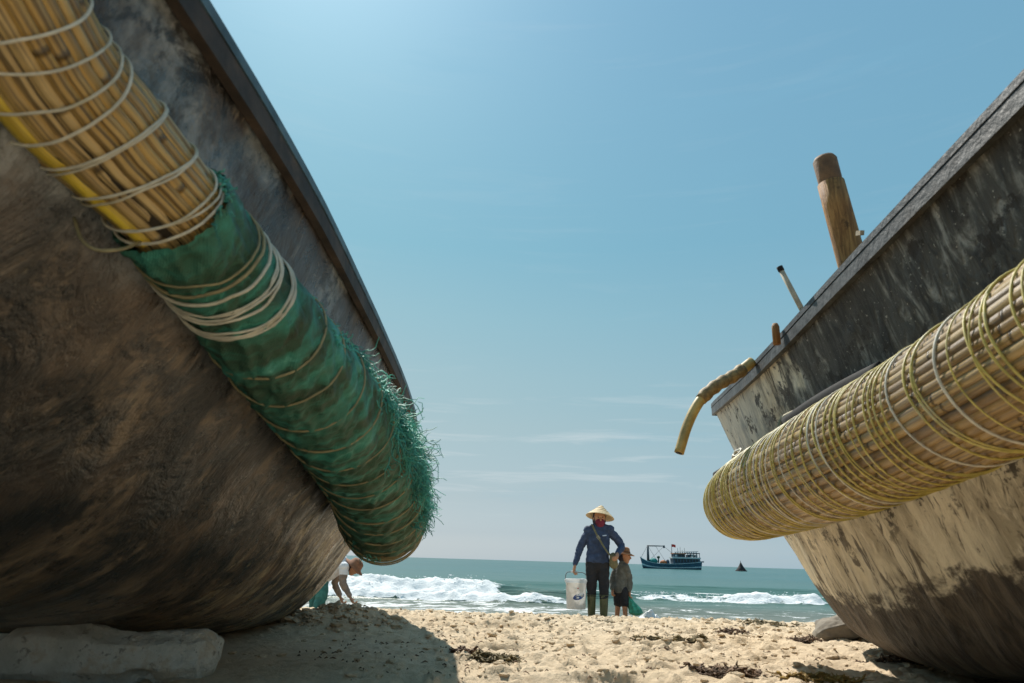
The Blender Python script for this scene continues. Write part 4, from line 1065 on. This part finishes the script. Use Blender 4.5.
# bucket
bc = W(576, 609, -0.06); br = 0.142
bucket = thing('bucket', tuple(bc), 'white plastic pail with a blue print hanging from the hand', 'bucket')
def m_pail():
    t = NT('translucent_white_plastic'); c = t.coord('Object')
    col = t.mix(t.rng(t.noise(c, 9, 6, 0.65), 0.52, 0.70, 0, 0.5), (0.82, 0.82, 0.81), (0.55, 0.52, 0.47))
    tr = t.n('BsdfTranslucent'); t.set(tr.inputs['Color'], col); ms = t.n('MixShader'); ms.inputs[0].default_value = 0.45
    t.t.links.new(t.p.outputs[0], ms.inputs[1]); t.t.links.new(tr.outputs[0], ms.inputs[2]); t.t.links.new(ms.outputs[0], t.out.inputs['Surface'])
    return t.done(col, 0.4)
M_pail = m_pail()
MB().lathe([(br * 0.86, 0.0), (br * 0.90, 0.006), (br * 0.985, 0.33), (br * 1.03, 0.332), (br * 1.03, 0.350), (br * 1.0, 0.352), (br * 1.035, 0.372), (br * 1.035, 0.388), (br * 0.97, 0.390), (br * 0.94, 0.36), (br * 0.82, 0.02), (0.001, 0.018)], tuple(bc), 40).build('pail', M_pail, bucket)
pail = bucket.children[0]
def decal(name, shape, mat, off):
    mbd = MB(); v = []
    for (a, z) in shape:
        r_ = br * (0.90 + 0.085 * z / 0.33) + off
        v.append((bc[0] + r_ * math.sin(a), bc[1] - r_ * math.cos(a), bc[2] + z))
    c_ = np.mean(v, 0); d = c_ - bc; dd = d[:2] / np.linalg.norm(d[:2]); v.append((bc[0] + dd[0] * (br * 0.95 + off + 0.002), bc[1] + dd[1] * (br * 0.95 + off + 0.002), c_[2]))
    n = len(shape); mbd.add(v, [(i, (i + 1) % n, n) for i in range(n)]); return mbd.build(name, mat, pail)
el_ = lambda ca, cz, ra, rz, rot=0.0: [(ca + ra * math.cos(t) , cz + rz * math.sin(t) + rot * math.cos(t)) for t in np.linspace(0, 2 * math.pi, 25)[:-1]]
M_bl = simple('blue_print', (0.030, 0.075, 0.24), 0.5, 0.2); M_wp = simple('white_print', (0.72, 0.72, 0.72), 0.5, 0.05); M_rp = simple('red_print', (0.5, 0.09, 0.06), 0.5, 0.1)
decal('print', el_(0.22, 0.165, 0.62, 0.040, 0.022), M_bl, 0.002)
decal('print', el_(0.34, 0.192, 0.42, 0.016, 0.010), M_wp, 0.004)
decal('print', el_(-0.22, 0.150, 0.16, 0.020), M_bl, 0.003)
decal('print', el_(0.10, 0.150, 0.14, 0.010, 0.004), M_wp, 0.005)
decal('print', el_(0.10, 0.270, 0.07, 0.008), M_rp, 0.002)
gp = haL + (haL - elL) / np.linalg.norm(haL - elL) * 0.085 + np.array([0.012, -0.0, -0.006])
e0 = bc + np.array([-br * 1.03, 0, 0.365]); e1_ = bc + np.array([br * 1.03, 0, 0.365])
arc = np.array([e0, e0 + np.array([0.006, 0, 0.07]), (e0 + gp) / 2 + np.array([-0.035, 0, 0.045]), gp + np.array([-0.045, 0, -0.006]), gp, gp + np.array([0.045, 0, -0.010]), (e1_ + gp) / 2 + np.array([0.035, 0, 0.045]), e1_ + np.array([-0.004, 0, 0.07]), e1_])
hd = MB().tube(catmull(arc, 50), 0.0055, 8).build('handle', simple('bucket_wire', (0.12, 0.12, 0.12), 0.4), bucket)
MB().tube(np.array([gp + np.array([-0.045, 0, -0.006]), gp, gp + np.array([0.045, 0, -0.010])]), 0.012, 10).build('grip', M_pail, hd)
for e in (e0, e1_): MB().tube(np.array([e + np.array([-0.008, 0, 0]), e + np.array([0.008, 0, 0])]), 0.016, 12).build('handle_lug', M_pail, bucket)

# --- child
YC = 10.15
K = lambda px, py, dy=0.0: at(px, py, YC + dy)
cxy = K(621, 605); cz = float(sand_z(cxy[0], YC))
child = thing('person', (cxy[0], YC, cz), 'child in a brown brimmed hat, grey shirt and dark shorts beside the taller person', 'person')
cf = np.array([0.85, -0.45, -0.12]); ch = K(625, 556.0)
cn = K(622.5, 563.5)
cshL, cshR = K(615.5, 568, 0.06), K(627, 567, -0.05)
celL, celR = K(613, 579, 0.05), K(629.5, 579, -0.03)
chaL, chaR = K(612.5, 589, 0.0), K(629.5, 591, -0.05)
chp = K(620.5, 588); hL, hR = K(618, 590, 0.03), K(623.5, 590, -0.03)
kL, kR = K(618, 603, 0.03), K(624.5, 603, -0.05)
aL = np.array([K(617, 612)[0], YC + 0.04, cz + 0.06]); aR = np.array([K(625, 612)[0], YC - 0.05, cz + 0.06])
cb = head_parts(ch, cf, 0.082) + [([ch - up * 0.05, cn - up * 0.03], [0.036, 0.04]), ([cn - up * 0.04, chp], [0.050, 0.060]),
     ([cshL, celL, chaL], [0.030, 0.026, 0.018]), ([cshR, celR, chaR], [0.030, 0.026, 0.018]), ([hL, kL, aL], [0.058, 0.042, 0.028]), ([hR, kR, aR], [0.058, 0.042, 0.028]),
     ([aL - up * 0.025, aL + np.array([0.10, -0.05, -0.04])], [0.032, 0.022]), ([aR - up * 0.025, aR + np.array([0.10, -0.05, -0.04])], [0.032, 0.022])]
cb += fingers(chaL, chaL - celL, (0.3, -1, 0), (1, 0.2, 0), 0.75) + fingers(chaR, chaR - celR, (0.3, -1, 0), (1, 0.2, 0), 0.75)
union('body', cb, simple('child_skin', (0.40, 0.185, 0.095), 0.55, 0.12, 20, 0.05), child, 0.0075, 3)
eyes(ch + up * 0.008, cf, 0.082, child)
union('shirt', [([cn, cn - up * 0.06], [0.05, 0.075]), ([K(621.5, 568), K(621, 578), K(620.5, 589)], [0.074, 0.084, 0.094]), ([cshL + np.array([0.02, 0, 0]), celL, chaL - (chaL - celL) * 0.06], [0.050, 0.044, 0.034]),
                ([cshR + np.array([-0.02, 0, 0]), celR, chaR - (chaR - celR) * 0.06], [0.050, 0.044, 0.034])], M_grey, child, 0.009, 3, crease=0.009)
union('shorts', [([chp, chp - up * 0.04], [0.084, 0.082]), ([hL, kL], [0.066, 0.060]), ([hR, kR], [0.066, 0.060])], M_black, child, 0.009, 3, crease=0.009)
union('hair', [([ch - cf * 0.02 + up * 0.03, ch - cf * 0.035 - up * 0.02], [0.082, 0.075])], M_hair, child, 0.008, 2)
hp_ = K(624.4, 553.2); ct = np.array(Matrix.Rotation(0.10, 3, 'Y'))
hm = MB().lathe([(0.0, 0.088), (0.045, 0.086), (0.068, 0.070), (0.082, 0.010), (0.142, -0.016), (0.146, -0.022), (0.142, -0.024), (0.080, 0.000), (0.062, 0.062), (0.0, 0.078)], n=32, caps=False)
hm.v[0] = hm.v[0] @ ct.T + hp_; chat = hm.build('brimmed_hat', M_hat_b, child)
a = np.linspace(0, 2 * math.pi, 33)[:-1]
MB().tube(np.stack([0.080 * np.cos(a), 0.080 * np.sin(a), 0 * a + 0.022], 1) @ ct.T + hp_, 0.006, 6, closed=True).build('hat_band', simple('dark_hat_band', (0.12, 0.05, 0.025), 0.8), chat)
# green net bag in the child's hand
nt = chaR + (chaR - celR) / np.linalg.norm(chaR - celR) * 0.07
nbag = thing('net_bag', (K(634, 612)[0], YC - 0.1, cz), 'bulging green net bag hanging beside the child', 'bag')
tt = np.linspace(0, 1, 40); aa = np.linspace(0, 2 * math.pi, 49)
cxs = np.interp(tt, [0, 0.3, 0.7, 1], [nt[0], nt[0] + 0.025, nt[0] + 0.075, nt[0] + 0.085]); zb = K(634, 615.5)[2]
rr = np.interp(tt, [0, 0.08, 0.3, 0.6, 0.85, 0.97, 1], [0.012, 0.016, 0.045, 0.085, 0.096, 0.06, 0.004])
zz = nt[2] + (zb - nt[2]) * tt
TT, AA2 = np.meshgrid(tt, aa, indexing='ij')
rad = rr[:, None] * (1 + 0.16 * np.sin(AA2 * 7 + TT * 3) * (1 - TT * 0.6) + 0.35 * (fbm(np.cos(AA2) * 2 + 5, np.sin(AA2) * 2, TT * 4, 88, 3) - 0.5))
G = np.stack([cxs[:, None] + rad * np.cos(AA2), nt[1] + rad * 0.8 * np.sin(AA2), np.broadcast_to(zz[:, None], rad.shape)], -1)
M_gbag = simple('green_mesh_bag', (0.045, 0.30, 0.19), 0.6, 0.5, 22, 0.6, dirt=(0.12, 0.17, 0.10))
MB().grid(G).build('sack', M_gbag, nbag)
MB().tube(np.array([nt + up * 0.05, nt + up * 0.01, nt - up * 0.02]), [0.012, 0.010, 0.013], 8).build('gathered_neck', M_gbag, nbag)

# white sack on the sand
sc_ = K(649, 611, 0.0); szz = float(sand_z(sc_[0], YC))
wsk = union('plastic_sack', [([(sc_[0] - 0.07, YC, szz + 0.06), (sc_[0] + 0.06, YC, szz + 0.07)], [0.085, 0.095]), ([(sc_[0] - 0.02, YC, szz + 0.12), (sc_[0] + 0.02, YC, szz + 0.20)], [0.075, 0.035])], simple('white_plastic_sack', (0.66, 0.65, 0.64), 0.5, 0.12, 14, 1.0), None, 0.012, 1)
vv = np.empty(len(wsk.data.vertices) * 3); wsk.data.vertices.foreach_get('co', vv); vv = vv.reshape(-1, 3)
vv += (np.stack([fbm(vv[:, 0] * 16 + k * 9, vv[:, 1] * 16, vv[:, 2] * 16, 97 + k, 3) for k in range(3)], 1) - 0.5) * 0.075
o0 = np.array([sc_[0], YC, szz]); wsk.data.vertices.foreach_set('co', (vv - o0).ravel()); wsk.location = o0; wsk.data.update()
tag(wsk, 'crumpled white plastic sack on the sand right of the green net bag', 'sack')

# --- stooping person by the dark boat
YB = 10.4
Bp = lambda px, py, dy=0.0: at(px - 3, py, YB + dy)
bxy = Bp(328, 605); bz = float(sand_z(bxy[0], YB))
stoop = thing('person', (bxy[0], YB, bz), 'stooping person in a white top reaching down behind the dark boat', 'person')
b_hip = Bp(324, 577); b_chest = Bp(342, 563); b_neck = Bp(351, 564); b_head = Bp(357.5, 567.5)
s1, s2 = Bp(347, 567, -0.15), Bp(347, 567, 0.15)
e1s, e2s = Bp(346, 583, -0.17), Bp(338, 583, 0.17)
h1_, h2_ = Bp(353, 596.5, -0.14), Bp(343, 596, 0.2)
ft1 = np.array([Bp(323, 600)[0], YB - 0.12, bz + 0.08]); ft2 = np.array([Bp(316, 600)[0], YB + 0.12, bz + 0.08])
k1, k2 = Bp(325, 594, -0.12), Bp(318, 594, 0.12)
bf = np.array([0.75, -0.1, -0.65]); bu = np.array([0.65, 0, 0.75])
bb = head_parts(b_head, bf, 0.09, bu) + [([b_head, b_neck, b_chest], [0.05, 0.052, 0.08]), ([b_chest, b_hip], [0.11, 0.11]), ([s1, e1s, h1_], [0.042, 0.036, 0.024]), ([s2, e2s, h2_], [0.042, 0.036, 0.024]),
      ([b_hip + np.array([0, -0.08, 0]), k1, ft1], [0.08, 0.055, 0.04]), ([b_hip + np.array([0, 0.08, 0]), k2, ft2], [0.08, 0.055, 0.04]), ([ft1 - up * 0.03, ft1 + np.array([0.15, 0, -0.05])], [0.04, 0.03]), ([ft2 - up * 0.03, ft2 + np.array([0.15, 0, -0.05])], [0.04, 0.03])]
bb += fingers(h1_, h1_ - e1s, (0.2, -1, 0), (1, 0, -0.2)) + fingers(h2_, h2_ - e2s, (0.2, -1, 0), (1, 0, -0.2))
union('body', bb, M_skin, stoop, 0.008, 3)
eyes(b_head, bf, 0.09, stoop, bu)
union('shirt', [([b_neck - np.array([0.03, 0, 0]), b_chest, (b_chest + b_hip) / 2, b_hip + up * 0.02], [0.075, 0.125, 0.135, 0.125], (1.0, 1.15), (0, 0, 1.0)), ([s1, s1 + (e1s - s1) * 0.5], [0.066, 0.056]), ([s2, s2 + (e2s - s2) * 0.5], [0.066, 0.056]), ([s1, s2], [0.07, 0.07])], M_white, stoop, 0.009, 3, crease=0.009)
for s_, e_, h_ in ((s1, e1s, h1_), (s2, e2s, h2_)):
    union('arm_sleeve', [([s_ + (e_ - s_) * 0.45, e_, h_ - (h_ - e_) * 0.12], [0.056, 0.050, 0.036])], M_sleeve, stoop, 0.008, 2, crease=0.009)
union('trousers', [([b_hip, b_hip - up * 0.05], [0.125, 0.12]), ([b_hip + np.array([0, -0.07, -0.03]), k1, ft1 + up * 0.02], [0.105, 0.085, 0.07]), ([b_hip + np.array([0, 0.07, -0.03]), k2, ft2 + up * 0.02], [0.105, 0.085, 0.07])], M_teal, stoop, 0.009, 3, crease=0.009)
union('hair', [([b_head - bf * 0.03 + bu * 0.02, b_head - bf * 0.045 - bu * 0.02], [0.088, 0.08])], M_hair, stoop, 0.008, 2)
bt = np.array(Matrix.Rotation(0.75, 3, 'Y'))
hm = MB().lathe([(0.0, 0.115), (0.05, 0.112), (0.085, 0.090), (0.108, 0.015), (0.165, -0.006), (0.169, -0.012), (0.165, -0.016), (0.105, 0.004), (0.07, 0.066), (0.0, 0.084)], n=32, caps=False)
hm.v[0] = hm.v[0] @ bt.T + (b_head + bu * 0.012 - bf * 0.01); hm.build('brimmed_hat', simple('orange_brown_hat', (0.23, 0.095, 0.045), 0.85), stoop)

# ------------------------------------------------------------------ trawler and float out at sea
YF = 172.0
fo = at(671, 566.5, YF); FX = fo[0]
fb = thing('fishing_boat', (FX, YF, SEA_Z), 'blue wooden fishing boat with wheelhouse and red flag anchored offshore', 'boat')
Fp = lambda px, py, dy=0.0: np.array([FX + (px - 671) * 0.238, YF + dy, SEA_Z + (568.0 - py + (px - 671) * 0.030) * 0.238])
M_fhull = simple('blue_boat_paint', (0.035, 0.105, 0.165), 0.6, 0.3, 2, 0.1); M_fband = simple('pale_boat_band', (0.52, 0.62, 0.66), 0.6, 0.2, 2, 0.1); M_fdark = simple('tarred_boat_bottom', (0.020, 0.040, 0.055), 0.6, 0.2, 2, 0.1)
M_fcab = simple('cabin_blue', (0.040, 0.075, 0.115), 0.6, 0.3, 2, 0.1); M_fwin = simple('cabin_opening', (0.012, 0.015, 0.018), 0.4, 0.1, 2); M_fwhite = simple('white_boat_trim', (0.50, 0.53, 0.53), 0.6, 0.15, 2)
M_fmast = simple('mast_paint', (0.035, 0.060, 0.080), 0.6, 0.2, 2); M_fgreen = simple('deck_net', (0.020, 0.22, 0.20), 0.8, 0.3, 3); M_fred = simple('red_flag', (0.65, 0.045, 0.030), 0.8, 0.1, 3); M_forange = simple('orange_gear', (0.42, 0.14, 0.05), 0.8, 0.3, 3)
sx = np.array([640, 642, 646, 651, 658, 668, 680, 692, 699, 701]); top = np.array([555.8, 557.5, 559.8, 561.4, 562.4, 562.8, 562.6, 561.8, 561.0, 560.6]); hwid = np.array([0.05, 0.6, 1.3, 1.8, 2.1, 2.2, 2.2, 2.0, 1.7, 1.5])
def hull_band(name, mat, f0, f1, k, out=0.0):
    mbh = MB()
    for sgn in (-1, 1):
        G = []
        for t in np.linspace(f0, f1, 5):
            row = []
            for i in range(len(sx)):
                p = Fp(sx[i] + (1 - t) * (3.2 if i < 2 else (1.2 if i < 4 else (-1.0 if i > 7 else 0))), 0); zt = Fp(sx[i], top[i])[2]; z = (SEA_Z - 0.5) + (zt - SEA_Z + 0.5) * t
                row.append((p[0], YF + sgn * (hwid[i] * (0.55 + 0.45 * t ** 0.6) + out), z))
            G.append(row)
        G = np.array(G); mbh.grid(G if sgn < 0 else G[:, ::-1])
    return mbh.build(name, mat, k)
fh = hull_band('hull', M_fhull, 0.0, 1.0, fb)
hull_band('waterline_band', M_fband, 0.42, 0.54, fh, 0.04); hull_band('boot_topping', M_fdark, 0.0, 0.30, fh, 0.03); hull_band('sheer_strake', M_fband, 0.94, 1.0, fh, 0.05)
MB().add([(*Fp(sx[i], top[i])[:1], YF + s * hwid[i], Fp(sx[i], top[i])[2] - 0.25) for s in (-1, 1) for i in range(10)], [(i, i + 1, 11 + i, 10 + i) for i in range(9)]).build('deck', simple('deck_planks', (0.16, 0.12, 0.08), 0.8), fb, sm=False)
MB().tube(np.array([Fp(648.2, 562), Fp(648.2, 545)]), [0.34, 0.22], 10).build('mast', M_fmast, fb)
MB().tube(np.array([Fp(647.4, 545.4), Fp(664.5, 545.8)]), [0.16, 0.10], 8).build('boom', M_fmast, fb)
MB().box(Fp(664.6, 546.4), (0.4, 0.3, 0.6)).build('boom_block', M_fmast, fb, sm=False)
for p, q in (((664.5, 546), (650, 559)), ((656, 545.6), (666, 561)), ((648, 545), (641, 557)), ((664.5, 546), (673, 553)), ((648, 545), (657, 560))):
    MB().tube(np.array([Fp(*p), Fp(*q)]), 0.035, 5).build('stay', M_fmast, fb)
for (px, py, w, h, d_, mt, nm) in ((653.5, 559.6, 1.9, 1.1, 1.8, M_fgreen, 'net_pile'), (663.5, 561.2, 1.6, 0.9, 1.5, M_forange, 'net_pile'), (667.8, 561.0, 0.9, 1.2, 1.0, M_fcab, 'winch')):
    G = Fp(px, py); mbx = MB(); mbx.lathe([(w * 0.5, -h * 0.5), (w * 0.56, -h * 0.2), (w * 0.46, h * 0.2), (w * 0.2, h * 0.45), (0.02, h * 0.5)], tuple(G), 14); mbx.build(nm, mt, fb)
MB().tube(np.array([Fp(658.6, 562), Fp(658.6, 558.5), Fp(658.6, 555.6)]), [0.16, 0.16, 0.10], 8).build('capstan', simple('dark_green_gear', (0.015, 0.06, 0.04), 0.6), fb)
MB().lathe([(0.05, -0.35), (0.36, -0.2), (0.36, 0.2), (0.05, 0.35)], tuple(Fp(658.6, 556.6)), 12).build('capstan_drum', simple('dark_green_gear', (0.015, 0.06, 0.04), 0.6), fb)
def fbox(nm, mt, x0, x1, y0, y1, d_, par=None):
    a_, b_ = Fp(x0, y1), Fp(x1, y0); c_ = (a_ + b_) / 2
    return MB().box(c_, (b_[0] - a_[0], d_, b_[2] - a_[2])).build(nm, mt, par or fb, sm=False)
cab = fbox('cabin', M_fcab, 672, 699, 557.6, 562.6, 3.2)
for i, x0 in enumerate(np.arange(674.0, 697, 3.0)):
    fbox('window', M_fwin, x0, x0 + 1.7, 558.4, 561.4, 3.26, cab)
fbox('upper_deck', M_fwhite, 671, 699.5, 557.1, 557.6, 3.6)
wh = fbox('wheelhouse', M_fcab, 673, 684.5, 553.4, 557.1, 2.5)
for x0 in (674.2, 677.8, 681.2): fbox('window', M_fwhite if x0 < 677 else M_fwin, x0, x0 + 2.2, 554.2, 556.0, 2.56, wh)
fbox('wheelhouse_roof', M_forange, 672.4, 685.2, 552.9, 553.4, 2.9)
for x0 in (687, 690, 693, 696, 698.6):
    MB().tube(np.array([Fp(x0, 557.1, -1.5), Fp(x0, 553.2, -1.5)]), 0.07, 6).build('awning_post', M_fmast, fb); MB().tube(np.array([Fp(x0, 557.1, 1.5), Fp(x0, 553.2, 1.5)]), 0.07, 6).build('awning_post', M_fmast, fb)
fbox('awning', M_fmast, 686, 699, 552.7, 553.1, 3.2)
for (x0, y0, x1, y1, mt) in ((690.5, 554, 693, 556.2, M_fwhite), (694.5, 554.6, 697, 556.6, M_fwhite), (687.5, 554.4, 689.5, 557, M_fcab), (688.5, 558.5, 690.0, 560.0, M_fwhite)): fbox('gear_bundle', mt, x0, x1, y0, y1, 2.2)
fbox('stern_platform', M_fmast, 699, 703.2, 560.6, 561.6, 2.4)
MB().tube(np.array([Fp(672.4, 557), Fp(672.4, 543.8)]), [0.09, 0.05], 6).build('flag_pole', M_fmast, fb)
fu, fv = np.meshgrid(np.linspace(0, 1, 9), np.linspace(0, 1, 5), indexing='ij'); p0 = Fp(672.5, 544.2)
MB().grid(np.stack([p0[0] + fu * 0.95, YF + 0.12 * np.sin(fu * 6), p0[2] - fv * 0.62 + 0.06 * np.sin(fu * 5)], -1)).build('flag', M_fred, fb)
for x0, y0 in ((678.5, 547.5), (681, 546.5), (685.3, 547.5), (683, 549.5)): MB().tube(np.array([Fp(x0, 553), Fp(x0, y0)]), [0.06, 0.035], 5).build('aerial', M_fmast, fb)
lr = MB(); lr.tube(np.array([Fp(674, 551.6, -1.2), Fp(698, 551.2, -1.2)]), 0.05, 5); lamp_rail = lr.build('lamp_rail', M_fmast, fb)
for x0 in np.arange(675, 698, 2.3): MB().lathe([(0.03, 0.25), (0.14, 0.1), (0.14, -0.1), (0.04, -0.2)], tuple(Fp(x0, 552.2, -1.2)), 8).build('lamp', M_fwhite, lamp_rail)

cf_ = at(741, 568, 165.0); cy0 = 165.0
flt = thing('marker_float', (cf_[0], cy0, SEA_Z), 'small dark pointed marker float on the sea right of the fishing boat', 'float')
M_flt = simple('dark_float', (0.025, 0.020, 0.020), 0.8, 0.3, 3)
MB().lathe([(1.00, -0.3), (1.12, 0.05), (1.05, 0.40), (0.70, 0.85), (0.34, 1.45), (0.16, 1.85), (0.02, 2.0)], (cf_[0], cy0, SEA_Z), 20).build('cone', M_flt, flt)
MB().tube(np.array([(cf_[0] + 1.18 * math.cos(a), cy0 + 1.18 * math.sin(a), SEA_Z + 0.12) for a in np.linspace(0, 2 * math.pi, 25)[:-1]]), 0.14, 8, closed=True).build('float_ring', M_flt, flt)
MB().tube(np.array([(cf_[0], cy0, SEA_Z + 1.9), (cf_[0] - 0.05, cy0, SEA_Z + 2.35)]), [0.08, 0.04], 6).build('pole_tip', M_flt, flt)
